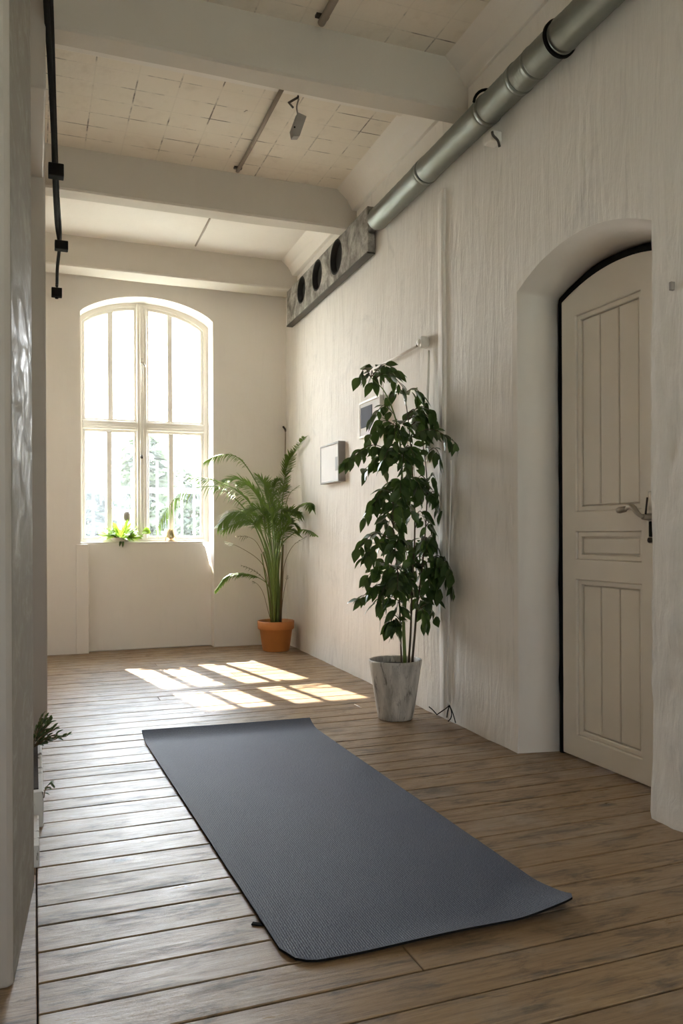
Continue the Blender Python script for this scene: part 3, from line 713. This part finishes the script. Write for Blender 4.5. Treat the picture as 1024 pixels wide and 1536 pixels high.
frond([B, (720, 850), (735, 730), (790, 670), (850, 640), (890, 645), (928, 672)], -.16, 20, .07, .014, t0=.6, droop=.32)
frond([B, (680, 820), (625, 650), (560, 560), (470, 545), (395, 615)], -.22, 34, .15, .011, t0=.45, droop=.55)
frond([B, (680, 850), (640, 690), (590, 610), (520, 590), (420, 640)], -.26, 30, .13, .010, t0=.5, droop=.26)
frond([B, (690, 800), (650, 560), (590, 430), (500, 360), (420, 370)], .02, 30, .14, .014, t0=.42, droop=.26)
frond([B, (700, 800), (680, 560), (650, 440), (640, 380), (600, 340)], -.12, 30, .13, .013, t0=.4, droop=.26)
frond([B, (705, 820), (700, 600), (690, 480), (700, 410), (720, 360)], -.08, 30, .13, .013, t0=.4, droop=.4)
frond([B, (710, 820), (720, 640), (760, 560), (800, 530), (850, 560)], -.2, 28, .12, .013, t0=.45, droop=.32)
frond([B, (690, 830), (650, 660), (640, 560), (600, 520), (550, 530)], -.28, 28, .13, .012, t0=.42, droop=.32)
frond([B, (700, 830), (690, 640), (700, 560), (740, 520), (780, 560)], -.26, 28, .13, .012, t0=.42, droop=.32)
frond([B, (715, 850), (740, 700), (770, 620), (800, 600), (830, 620)], -.24, 22, .10, .012, t0=.5, droop=.36)
frond([B, (690, 850), (670, 700), (660, 600), (640, 560), (600, 600)], -.32, 24, .12, .011, t0=.45, droop=.36)
for q_, dq in (([B, (690, 800), (660, 600), (620, 480), (560, 400), (500, 385)], -.14), ([B, (700, 800), (690, 560), (660, 420), (620, 360)], -.2), ([B, (705, 800), (715, 560), (730, 450), (770, 400)], -.05),
               ([B, (705, 820), (730, 640), (790, 560), (840, 545)], -.1), ([B, (695, 830), (660, 660), (600, 570), (540, 545), (480, 575)], -.15), ([B, (700, 830), (700, 660), (680, 560), (640, 500)], -.3), ([B, (705, 840), (730, 690), (780, 640), (830, 650)], -.18)):
    frond(q_, dq, 24, .12, .012, t0=.42, droop=.26)
frond([(690, 1140), (680, 1010), (655, 930), (560, 885), (450, 890), (375, 978)], -.18, 26, .055, .016, 'palm_leaf', t0=.5, droop=.5, rad=.004, fwd=1.3)
frond([B, (660, 900), (620, 810), (520, 740), (430, 705)], -.12, 6, .04, .006, 'palm_dry', t0=.85, rad=.0035, stem='brown_stem')
frond([(690, 1140), (670, 990), (650, 920), (590, 865), (515, 833)], -.15, 8, .04, .006, 'palm_dry', t0=.6, rad=.0035, stem='brown_stem')
frond([(685, 1140), (670, 1100), (640, 990), (610, 940), (580, 922)], -.14, 4, .03, .005, 'palm_dry', t0=.85, rad=.003, stem='brown_stem')
frond([B, (660, 850), (610, 720), (560, 680), (490, 675)], -.14, 6, .05, .006, 'palm_dry', t0=.75, rad=.003, stem='brown_stem')
frond([(735, 1140), (745, 950), (755, 830), (800, 730), (875, 675)], -.12, 5, .04, .006, 'palm_dry', t0=.8, rad=.0035, stem='brown_stem')
frond([(735, 1140), (745, 1030), (758, 950), (772, 890)], -.12, 3, .03, .005, 'palm_dry', t0=.85, rad=.003, stem='brown_stem')
frond([(725, 1140), (745, 700), (760, 520), (785, 440), (838, 395)], -.02, 8, .05, .008, 'palm_dry', t0=.8, rad=.004, stem='green_stem')
for pl, r, mn in (([(733, 1150), (738, 1000), (742, 860), (748, 720)], .011, 'brown_stem'), ([(695, 1150), (690, 1000), (678, 850), (650, 740)], .010, 'green_stem'),
                  ([(705, 1150), (704, 1000), (700, 850), (706, 720)], .012, 'green_stem'), ([(716, 1150), (718, 1000), (716, 860), (724, 730)], .011, 'green_stem'),
                  ([(684, 1150), (668, 1000), (648, 880), (628, 770)], .007, 'green_stem'), ([(722, 1150), (728, 1000), (722, 880), (735, 760)], .008, 'green_stem'), ([(688, 1150), (680, 1000), (664, 860), (640, 760)], .008, 'green_stem')):
    P = smooth_path([atY(*cpx(*c), pp.y + rp.uniform(-.05, .0), .05) for c in pl], 5); tubepart('cane', P, taper(len(P), r, r * .55), M[mn], palm)

# ------------------------------------------------------------------ sill objects
sp = V((.640, YB + .12, .846))
sill = thing('sill_plant', sp, 'small bright green leafy plant spilling over the window sill', 'potted plant')
bm = nb(); lathe(bm, sp, [(0, 0), (.055, 0), (.075, .03), (.078, .034), (.07, .034), (0, .026)], 32); obj('bowl', bm, M['white_plastic'], sill)
bm = nb(); rs = random.Random(9)
for k in range(95):
    a = rs.random() * 2 * PI; el = rs.uniform(.05, 1.2); d = V((math.cos(a) * math.cos(el) * 1.25, math.sin(a) * math.cos(el) * .55 - .15, math.sin(el)))
    L = rs.uniform(.09, .155) * (1.2 if el > .7 else 1.05)
    b = sp + V((math.cos(a) * .035, math.sin(a) * .02, .028)); d.normalize()
    if (b + d * L).z - .3 * L < .85: d.z += .3
    leaf(bm, b, d, V((-d.x * .3, -.5, 1)), L, rs.uniform(.022, .036), rs.uniform(.1, .5), 0, .3)
for k in range(9):
    x = .855 + rs.uniform(-.02, .02); leaf(bm, V((x - .04, sp.y - .02, .92)), V((rs.uniform(.2, 1), -.3, rs.uniform(-.1, .8))), V((0, -1, .3)), rs.uniform(.04, .06), .025, .1)
tube(bm, smooth_path([sp + V((.02, 0, .03)), (.79, sp.y, .89), (.83, sp.y - .02, .925)], 5), .0025, 5)
obj('leaves', bm, M['bright_leaf'], sill)
bm = nb()
for k in range(14):
    a = rs.uniform(PI, 2 * PI); d = V((math.cos(a), math.sin(a) * .8, rs.uniform(.0, .3))).normalized(); leaf(bm, sp + V((math.cos(a) * .05, math.sin(a) * .03, .03)), d, V((0, 0, 1)), rs.uniform(.05, .08), .022, .25)
leaf(bm, V((.655, YB + .075, .86)), V((-.1, -.6, -.6)), V((0, -1, .4)), .06, .02, .3); leaf(bm, V((.64, YB + .072, .858)), V((-.25, -.6, -.5)), V((0, -1, .4)), .055, .018, .3)
tube(bm, smooth_path([sp + V((-.02, 0, .04)), (.58, sp.y, .91), (.53, sp.y, .955)], 5), .002, 5)
obj('dark_leaves', bm, M['herb_leaf'], sill)  # darker green leaves at the front and over the sill edge
cp = V((1.035, YB + .15, .846)); cup = thing('tealight_cup', cp, 'small shiny brass cup standing on the window sill', 'cup')
bm = nb(); lathe(bm, cp, [(0, 0), (.036, 0), (.043, .008), (.045, .10), (.0425, .10), (.041, .012), (0, .01)], 40); obj('cup', bm, M['brass'], cup)
bm = nb(); lathe(bm, cp, [(0, .05), (.031, .05), (.031, .03), (0, .03)], 24); obj('wax', bm, M['paper'], cup)
bp = V((.697, YB + .235 - .03, .846)); bot = thing('reed_bottle', bp + V((0, 0, 0)), 'slim pale bottle with a dark round stopper standing behind the sill plant', 'bottle')
bm = nb(); lathe(bm, bp, [(0, 0), (.018, 0), (.02, .01), (.02, .09), (.009, .13), (.008, .165), (0, .165)], 24); obj('bottle', bm, M['white_plastic'], bot)
bm = nb(); lathe(bm, bp, [(0, .155), (.022, .158), (.029, .172), (.029, .215), (.024, .238), (0, .247)], 24); obj('stopper', bm, M['grey_plastic'], bot)

# ------------------------------------------------------------------ duct and concrete block
DX, DZ, DR = 1.785, 2.672, .060
def dctr(Y): return V((DX + WS * (Y - 3), Y, DZ))
COFF = .06
cn0, cn1, cf0, cf1 = onwall(551, 320, COFF), onwall(551, 381, COFF), onwall(430, 437, COFF), onwall(430, 486, COFF)
CY0, CY1, CZ0, CZ1 = cn0.y, cf0.y, (cn1.z + cf1.z) / 2, (cn0.z + cf0.z) / 2 + .02
CYM = (CY0 + CY1) / 2; CX0 = WX(CYM) - COFF
conc = thing('perforated_concrete_block', (CX0, CYM, CZ0), 'rough grey concrete block with three round holes high on the right wall', 'concrete block')
hc = []
for px, py0, py1 in ((452, 412, 458), (475.5, 388, 438), (504, 359, 412)):
    c = onwall(px, (py0 + py1) / 2, COFF); t_ = onwall(px, py0, COFF); hc.append((c.y, max(CZ0 + .02, min(c.z, CZ1)), min((t_.z - onwall(px, py1, COFF).z) / 2, CZ1 - c.z - .007, c.z - CZ0 - .02)))
bm = nb()
plate(bm, [(CY0, CZ0), (CY1, CZ0), (CY1, CZ1), (CY0, CZ1)], [[(c + r * math.cos(2 * PI * k / 40), z + r * math.sin(2 * PI * k / 40)) for k in range(40)] for c, z, r in hc], 0, CX0, CX0 + .046)
for v in bm.verts: v.co.x += WS * (v.co.y - CYM)
obj('block', bm, M['concrete'], conc, bevel=.005)
bm = nb(); prism(bm, [(CX0 - .003, CZ0 - .010), (CX0 + .046, CZ0 - .010), (CX0 + .046, CZ0 - .001), (CX0 - .003, CZ0 - .001)], 1, CY0, CY1)
for v in bm.verts: v.co.x += WS * (v.co.y - CYM)
obj('lower_ledge', bm, M['dark_metal'], conc)
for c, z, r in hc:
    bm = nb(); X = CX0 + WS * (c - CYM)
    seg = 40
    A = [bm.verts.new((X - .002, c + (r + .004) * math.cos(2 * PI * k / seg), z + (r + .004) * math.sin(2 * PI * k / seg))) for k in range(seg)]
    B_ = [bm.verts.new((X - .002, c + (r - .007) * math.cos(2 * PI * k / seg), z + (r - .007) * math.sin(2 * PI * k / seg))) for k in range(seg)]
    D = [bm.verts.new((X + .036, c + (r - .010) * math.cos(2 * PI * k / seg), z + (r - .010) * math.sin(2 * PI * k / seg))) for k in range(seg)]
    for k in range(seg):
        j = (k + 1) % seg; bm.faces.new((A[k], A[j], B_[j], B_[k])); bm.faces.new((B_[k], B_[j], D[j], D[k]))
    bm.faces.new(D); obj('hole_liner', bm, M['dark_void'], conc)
duct = thing('ventilation_duct', dctr(4.1), 'long galvanised round duct running along the top of the right wall', 'duct')
DE = CY0 - .17
joints = [DE, 3.55, 2.95, 2.70, 2.585, 2.42, 1.9, .9, FRONT + .02]
for a, b in zip(joints, joints[1:]):
    k = 24; P = [dctr(a + (b - a) * i / k) for i in range(k + 1)]; bm = nb()
    rad = [DR + (.0022 if i in (1, 2, k - 1, k - 2) else 0) + .0006 * math.sin(i * 2.2) for i in range(k + 1)]; rad[0] = rad[-1] = DR - .003
    tube(bm, P, rad, 48); o = obj('duct_section', bm, M['duct'], duct)
for Yc, w, ex in ((2.945, .012, .004), (2.695, .010, .003), (3.55, .010, .003)):
    bm = nb(); tube(bm, [dctr(Yc - w), dctr(Yc + w)], DR + ex, 48); obj('joint_ring', bm, M['duct'], duct)
bm = nb(); tube(bm, [dctr(DE + .01) + V((.03, 0, .01)), dctr(CY0 - .004) + V((.034, 0, .01))], .024, 24); obj('shade_gap_tube', bm, M['dark_metal'], duct)  # added dark tube stands in for the shade between duct end and block
def ring(bm, Y, w, r0, r1, seg=48):
    rr = []
    for Yk in (Y - w, Y + w):
        for r in (r0, r1):
            c = dctr(Yk); rr.append([bm.verts.new(c + V((r * math.cos(2 * PI * k / seg), 0, r * math.sin(2 * PI * k / seg)))) for k in range(seg)])
    for k in range(seg):
        j = (k + 1) % seg
        for A, B_ in ((0, 1), (1, 3), (3, 2), (2, 0)): bm.faces.new((rr[A][k], rr[A][j], rr[B_][j], rr[B_][k]))
bm = nb(); ring(bm, 2.43, .006, DR - .001, DR + .009); obj('rubber_ring', bm, M['black'], duct)
bm = nb(); P = []
for k in range(9):
    a = PI * (.95 - .6 * k / 8); P.append(dctr(2.93) + V((math.cos(a), 0, math.sin(a))) * (DR + .016))
tube(bm, P, .006, 8); obj('hanger_strap', bm, M['black'], duct)
hk = onwall(742, 208, .02)
hang = bm = nb(); box(bm, (WX(2.98) - .05, 2.955, 2.555), (WX(2.98) + .01, 3.02, 2.602)); 
blk = thing('pipe_bracket', (WX(2.98), 2.98, 2.6), 'small plastered bracket with a dark strap under the duct', 'bracket'); obj('block', bm, M['plaster'], blk, bevel=.008)
bm = nb(); tube(bm, smooth_path([(WX(2.95) - .05, 2.945, 2.585), (WX(2.95) - .045, 2.945, 2.57), (WX(2.95) - .02, 2.95, 2.555), (WX(2.95) - .005, 2.96, 2.535)], 5), .006, 6); obj('strap', bm, M['dark_metal'], blk)


# ------------------------------------------------------------------ ceiling fittings
for (a, b, r, lab) in ((3.70, 4.66, .011, 'thin metal rod across the middle ceiling bay beside the hanging sensor'), (5.30, 5.98, .007, 'thin rod across the ceiling bay nearest the window'), (2.78, 3.18, .016, 'short rod on the ceiling in front of the nearest beam')):
    rod = thing('ceiling_rod', (1.125, (a + b) / 2, CEIL), lab, 'rod', 'ceiling rods')
    bm = nb(); tube(bm, [(1.122, a, CEIL - r - .004), (1.127, (a + b) / 2, CEIL - r - .008), (1.13, b, CEIL - r - .004)], r, 10); obj('bar', bm, M['rod_metal'], rod)
    for yy in (a + .02, b - .02):
        bm = nb(); box(bm, (1.127 - r - .012, yy - .012, CEIL - .010), (1.127 + r + .012, yy + .012, CEIL + .002)); obj('clip', bm, M['dark_metal'], rod)
hp = fl(447, 146, CEIL - .02)
hook = thing('ceiling_hook', (hp.x, hp.y, CEIL), 'rusty bent ceiling hook holding the grey sensor box', 'hook')
bm = nb(); e2 = fl(433, 154, CEIL - .03); e3 = fl(439, 161, CEIL - .03)
tube(bm, [hp + V((0, 0, .022)), hp, e2, e3], .006, 8); obj('bent_bar', bm, M['dark_metal'], hook)
hy = hp.y - .01
a_ = on(448, 150, 1, hy); b_ = on(446.5, 172, 1, hy)
sen = thing('hanging_sensor', on(447, 190, 1, hy), 'small grey sensor box dangling from the ceiling hook on a cord', 'sensor')
bm = nb(); tube(bm, smooth_path([a_ + V((0, 0, .006)), a_.lerp(b_, .5) + V((-.008, 0, 0)), b_], 6), .004, 6); obj('cord', bm, M['grey_plastic'], sen)
bm = nb(); q = [on(*p, 1, hy) for p in ((445, 171), (458, 177), (447.5, 207), (438, 207), (436, 196))]
prism(bm, [(p.x, p.z) for p in q], 1, hy - .02, hy + .022); obj('housing', bm, M['grey_plastic'], sen, bevel=.003)
bm = nb(); c = on(441.5, 191, 1, hy - .02); lathe(bm, (0, 0, 0), [(0, -.002), (.004, -.002), (.004, .004), (0, .004)], 12); o = obj('button', bm, M['black'], sen); o.location = c; o.rotation_euler = (PI / 2, 0, 0); o.matrix_parent_inverse = Matrix.Translation(-sen.location)

# black cable with three lamp boxes along the left
ZC = 2.79
cab = thing('black_cable', (.1, 4.4, ZC), 'pair of black cables running along the ceiling at the left', 'cable')
pa = [fl(70, -120, ZC), fl(75, 0, ZC), fl(80, 140, ZC), fl(84, 250, ZC), fl(87, 310, ZC), fl(90, 362, ZC), fl(86, 408, 2.74), fl(85.5, 430, 2.695), fl(85.2, 434.5, 2.672)]
pb = [fl(69, -120, ZC), fl(72, 0, ZC), fl(77, 90, ZC), fl(82, 200, ZC), fl(83, 250, ZC), fl(86, 330, ZC), fl(90, 362, ZC)]
bm = nb(); P = smooth_path(pa, 6); P = [p + V((0, 0, .026)) for p in P]; tube(bm, P, .011, 8); obj('cable', bm, M['black'], cab)
bm = nb(); P = [p + V((-.006, 0, .000)) for p in smooth_path(pb, 6)]; tube(bm, P, .011, 8); obj('cable', bm, M['black'], cab)
for i, (px, py, w, h) in enumerate(((84, 257, 22, 19), (92, 369, 19, 13), (85, 439, 15, 13))):
    c = fl(px, py, (ZC - .055, ZC - .05, 2.66)[i]); d = c.x * .3556 + c.y * .9347; W = w * d / FPX / 2; H_ = h * d / FPX / 2
    t = thing('hanging_cable_box', c, ('largest black cable box, under the middle ceiling beam', 'middle black cable box, above the window bay', 'farthest black cable box, at the end of the cable on the window wall')[i], 'junction box', 'black boxes on the ceiling cable')
    bm = nb(); box(bm, (c.x - W, c.y - W * .8, c.z - H_), (c.x + W, c.y + W * .8, c.z + H_)); obj('box', bm, M['black'], t, bevel=.004)
    bm = nb(); tube(bm, [c + V((W * .2, 0, H_)), c + V((W * .2, 0, H_ + .006))], .009, 8); obj('gland', bm, M['black'], t)
    if i == 2:
        bm = nb(); tube(bm, [c + V((0, 0, -H_)), c + V((0, 0, -H_ - .012))], .012, 8); obj('gland', bm, M['black'], t)

# ------------------------------------------------------------------ right wall things
def picture(name, pA, pB, z0, z1, depth, label, fm, kind):
    """pA far edge Y, pB near edge Y"""
    X = lambda Y: WX(Y) - depth
    t = thing(name, (WX((pA + pB) / 2), (pA + pB) / 2, z0), label, 'picture frame', 'picture frames on the right wall')
    w = .013
    bm = nb(); plate(bm, [(pB, z0), (pA, z0), (pA, z1), (pB, z1)], [[(pB + w, z0 + w), (pA - w, z0 + w), (pA - w, z1 - w), (pB + w, z1 - w)]], 0, X((pA + pB) / 2), WX((pA + pB) / 2) + .004)
    for v in bm.verts: v.co.x += WS * (v.co.y - (pA + pB) / 2)
    obj('frame', bm, M[fm], t, bevel=.003)
    Xm = X((pA + pB) / 2)
    bm = nb(); box(bm, (Xm + .008, pB + w - .002, z0 + w - .002), (Xm + .014, pA - w + .002, z1 - w + .002)); obj('mount', bm, M['paper'], t)
    c = (pA + pB) / 2
    if kind == 1: bm = nb(); box(bm, (Xm + .0055, pB + .045, z0 + .075), (Xm + .009, pB + .085, z0 + .165)); obj('print', bm, M['print_grey'], t)
    if kind == 2: bm = nb(); box(bm, (Xm + .0055, pA - .20, z0 + .06), (Xm + .009, pA - .03, z1 - .035)); obj('print', bm, M['print_blue'], t)
a = onwall(480, 700, .05); b = onwall(507, 692, .05)
picture('picture_frame', a.y, b.y, onwall(480, 727, .05).z, onwall(480, 670, .05).z, .05, 'grey box frame with a mostly white picture, nearer the window corner', 'frame_grey', 1)
a = onwall(538, 632, .05)
picture('picture_frame', a.y, a.y - .34, onwall(538, 659, .05).z, onwall(538, 605, .05).z, .05, 'pale box frame with a dark blue print half hidden by the ficus top', 'white_plastic', 2)
a = onwall(640, 621, .02)
picture('picture_frame', a.y + .26, a.y, a.z - .24, a.z, .02, 'thin white frame almost hidden behind the right side of the ficus', 'white_plastic', 0)
bk = onwall(641, 515)
br = thing('insulator_bracket', bk, 'small white porcelain cable bracket on the right wall above the ficus', 'bracket')
bm = nb(); lathe(bm, (0, 0, 0), [(0, 0), (.024, 0), (.026, .012), (.018, .02), (.022, .034), (.024, .045), (.014, .055), (0, .056)], 20); o = obj('insulator', bm, M['white_plastic'], br); o.matrix_parent_inverse = Matrix.Identity(4); o.rotation_euler = (0, -PI / 2, 0)
bm = nb(); box(bm, (bk.x - .05, bk.y - .03, bk.z - .03), (bk.x - .008, bk.y - .006, bk.z + .03)); obj('clamp', bm, M['white_plastic'], br, bevel=.005)
bm = nb(); tube(bm, [(bk.x - .03, bk.y + .03, bk.z - .004), (bk.x - .046, bk.y + .036, bk.z - .004)], .008, 10); obj('socket', bm, M['dark_metal'], br)
e = onwall(556, 556, .018)
bm = nb(); tube(bm, [(bk.x - .03, bk.y + .01, bk.z - .002), e.lerp(bk, .5) + V((-.015, 0, -.004)), e], .0075, 10); tag(obj('white_conduit', bm, M['white_plastic']), 'straight white conduit from the porcelain bracket into the ficus top', 'conduit')
s0 = onwall(643, 526, .014)
bm = nb(); tube(bm, smooth_path([s0, onwall(642, 570, .034), onwall(641, 600, .034), onwall(640, 640, .036), onwall(639.5, 670, .028), onwall(639, 690, .016)], 5), .006, 8); tag(obj('white_cable', bm, M['white_plastic']), 'white cable hanging down from the porcelain bracket behind the ficus', 'cable')
w0 = onwall(573, 545, .014); w1 = onwall(575, 600, .03)
bm = nb(); tube(bm, [w0, w0.lerp(w1, .5), w1], .0022, 6); tag(obj('hanging_wire', bm, M['grey_plastic']), 'thin vertical wire hanging from the white conduit to the half hidden frame', 'wire')
pc = thing('power_cord', onwall(672, 1075, .03), 'thin white cord down the right wall ending in frayed dark wires', 'cord')
ends = onwall(674, 1058, .02)
bm = nb(); tube(bm, smooth_path([onwall(676, 690, .012), onwall(675, 760, .012), onwall(672, 850, .013), onwall(673, 930, .012), onwall(671, 1000, .012), onwall(671, 1045, .014), ends], 6), .0042, 8); obj('cord', bm, M['white_plastic'], pc)
for pl in ([(674, 1058), (668, 1063), (655, 1072)], [(674, 1058), (671, 1068), (670, 1076)], [(674, 1058), (677, 1068), (676, 1077), (672, 1082)], [(674, 1058), (679, 1070), (683, 1084)], [(655, 1072), (649, 1065), (643, 1060)]):
    Q = [onwall(*q_, .025 + .02 * k) for k, q_ in enumerate(pl)]
    for q_ in Q: q_.z = max(q_.z, .004)
    bm = nb(); tube(bm, smooth_path(Q, 3), .0026, 6); obj('loose_wire', bm, M['black'], pc)
q = onwall(1003, 429, .02)
nl = thing('wall_nail', q, 'short grey bolt stub in the near right wall beside the door arch', 'bolt')
bm = nb(); box(bm, (q.x + .004, q.y - .005, q.z - .012), (q.x + .05, q.y + .006, q.z + .014)); obj('stub', bm, M['grey_plastic'], nl, bevel=.002)
ck = on(430, 643, 1, 6.36)
ck.x = min(ck.x, WX(ck.y) - .03)
chk = thing('corner_hook', ck, 'small dark hook with a cord in the back right corner above the palm', 'hook')
bm = nb(); tube(bm, [(ck.x + .035, 6.43, ck.z - .02), (ck.x + .01, 6.36, ck.z - .004), (ck.x - .012, 6.34, ck.z + .012)], .008, 8); obj('hook', bm, M['dark_metal'], chk)
bm = nb(); tube(bm, smooth_path([(ck.x + .012, 6.362, ck.z - .006), (ck.x + .014, 6.37, ck.z - .12), (ck.x + .012, 6.38, ck.z - .35)], 5), .003, 6); obj('cord', bm, M['brown_stem'], chk)

# ------------------------------------------------------------------ left-hand planters
def herb(parent, c, n, L, spread, seed, mat='herb_leaf'):
    r = random.Random(seed)
    for k in range(n):
        a = r.uniform(-.9, .9); el = r.uniform(.15, 1.3); d = V((math.cos(a) * math.cos(el), math.sin(a) * math.cos(el) - .2, math.sin(el))).normalized()
        P = smooth_path([c, c + d * L * .5 + V((0, 0, .01)), c + d * L * r.uniform(.8, 1.1)], 4); bm = nb(); tube(bm, P, .0015, 5, 1)
        for j in range(10):
            i = min(len(P) - 1, 2 + j * (len(P) - 2) // 10); dd = (d + V((r.uniform(-.7, .7), r.uniform(-.7, .7), r.uniform(-.3, .6)))).normalized()
            leaf(bm, P[i], dd, V((0, -.5, 1)), r.uniform(.022, .04), r.uniform(.008, .012), .2)
        obj('sprig', bm, [M[mat], M['brown_stem']], parent)
pl1 = thing('wooden_planter', (-.03, 2.95, 0), 'peeling white wooden planter of dark herbs beside the second left pier', 'planter')
bm = nb(); box(bm, (-.15, 2.66, 0), (.026, 3.3, .11)); obj('trough', bm, M['peel'], pl1, bevel=.004)
bm = nb(); box(bm, (-.13, 2.69, .105), (.012, 3.27, .113)); obj('soil', bm, M['soil'], pl1)
herb(pl1, V((-.01, 3.2, .112)), 14, .13, .1, 3)
hb = thing('trailing_sprig', (.03, 2.98, 0), 'small dark sprig poking out low beside the peeling planter', 'plant')
bm = nb(); P = smooth_path([(.03, 2.95, .002), (.036, 2.96, .03), (.05, 2.97, .045)], 4); tube(bm, P, .0015, 5, 1)
rr = random.Random(2)
for j in range(9): leaf(bm, P[min(8, 2 + j)] if len(P) > 8 else P[-1], V((rr.uniform(.1, 1), rr.uniform(-.6, .6), rr.uniform(-.5, .8))), V((0, -.5, 1)), .022, .008, .2)
obj('sprig', bm, [M['herb_leaf'], M['brown_stem']], hb)
bm = nb(); box(bm, (-.12, 2.34, 0), (.012, 2.60, .06)); tag(obj('wooden_block', bm, M['peel'], bevel=.004), 'small pale block on the floor between near pier and planter', 'block')

# ------------------------------------------------------------------ light
def sun_dir(): 
    d = V((.17, -1, -.905)); return d.normalized()
sd = bpy.data.lights.new('sun', 'SUN'); so = bpy.data.objects.new('sun', sd); col.objects.link(so)
sd.energy = 17; sd.angle = math.radians(.55); sd.color = (1, .90, .76); so.rotation_euler = sun_dir().to_track_quat('-Z', 'Y').to_euler(); so.location = (0, 15, 12)
w = bpy.data.worlds.new('sky'); sc.world = w; w.use_nodes = True; nt = w.node_tree
bg = nt.nodes['Background']; tc = nt.nodes.new('ShaderNodeTexCoord'); sx = nt.nodes.new('ShaderNodeSeparateXYZ'); cr = nt.nodes.new('ShaderNodeValToRGB')
ry = nt.nodes.new('ShaderNodeMapRange'); nt.links.new(tc.outputs['Generated'], sx.inputs[0]); nt.links.new(sx.outputs['Y'], ry.inputs['Value'])
for nm_, v_ in (('From Min', -.6), ('From Max', .5), ('To Min', 2.4), ('To Max', 17.0)): ry.inputs[nm_].default_value = v_
nt.links.new(ry.outputs[0], bg.inputs[1])
nt.links.new(tc.outputs['Generated'], sx.inputs[0]); nt.links.new(sx.outputs['Z'], cr.inputs[0]); mc = nt.nodes.new('ShaderNodeMix'); mc.data_type = 'RGBA'; mc.inputs[6].default_value = (.80, .89, 1, 1)
fy = nt.nodes.new('ShaderNodeMapRange'); nt.links.new(sx.outputs['Y'], fy.inputs['Value']); fy.inputs['From Min'].default_value = -.5; fy.inputs['From Max'].default_value = .4
nt.links.new(fy.outputs[0], mc.inputs[0]); nt.links.new(cr.outputs[0], mc.inputs[7]); nt.links.new(mc.outputs[2], bg.inputs[0])
e = cr.color_ramp.elements; e[0].position = 0; e[0].color = (1, .97, .93, 1); e[1].position = .8; e[1].color = (.62, .78, 1, 1)
def portal(loc, rot, sx_, sy_):
    l = bpy.data.lights.new('portal', 'AREA'); l.shape = 'RECTANGLE'; l.size = sx_; l.size_y = sy_; l.cycles.is_portal = True
    o = bpy.data.objects.new('portal', l); col.objects.link(o); o.location = loc; o.rotation_euler = rot
portal((.84, YB + .5, 1.78), (-PI / 2, 0, 0), 1.2, 2.0)
portal(((F0 + F1) / 2, FRONT - .25, (FZ0 + FZ1) / 2), (PI / 2, 0, 0), F1 - F0, FZ1 - FZ0)

sc.view_settings.view_transform = 'Standard'; sc.view_settings.look = 'None'; sc.view_settings.gamma = 1; sc.view_settings.use_curve_mapping = False
sc.view_settings.exposure = 1.25
cy = sc.cycles
cy.max_bounces = 10; cy.diffuse_bounces = 8; cy.glossy_bounces = 4; cy.transparent_max_bounces = 16; cy.sample_clamp_indirect = 8
cy.use_denoising = True
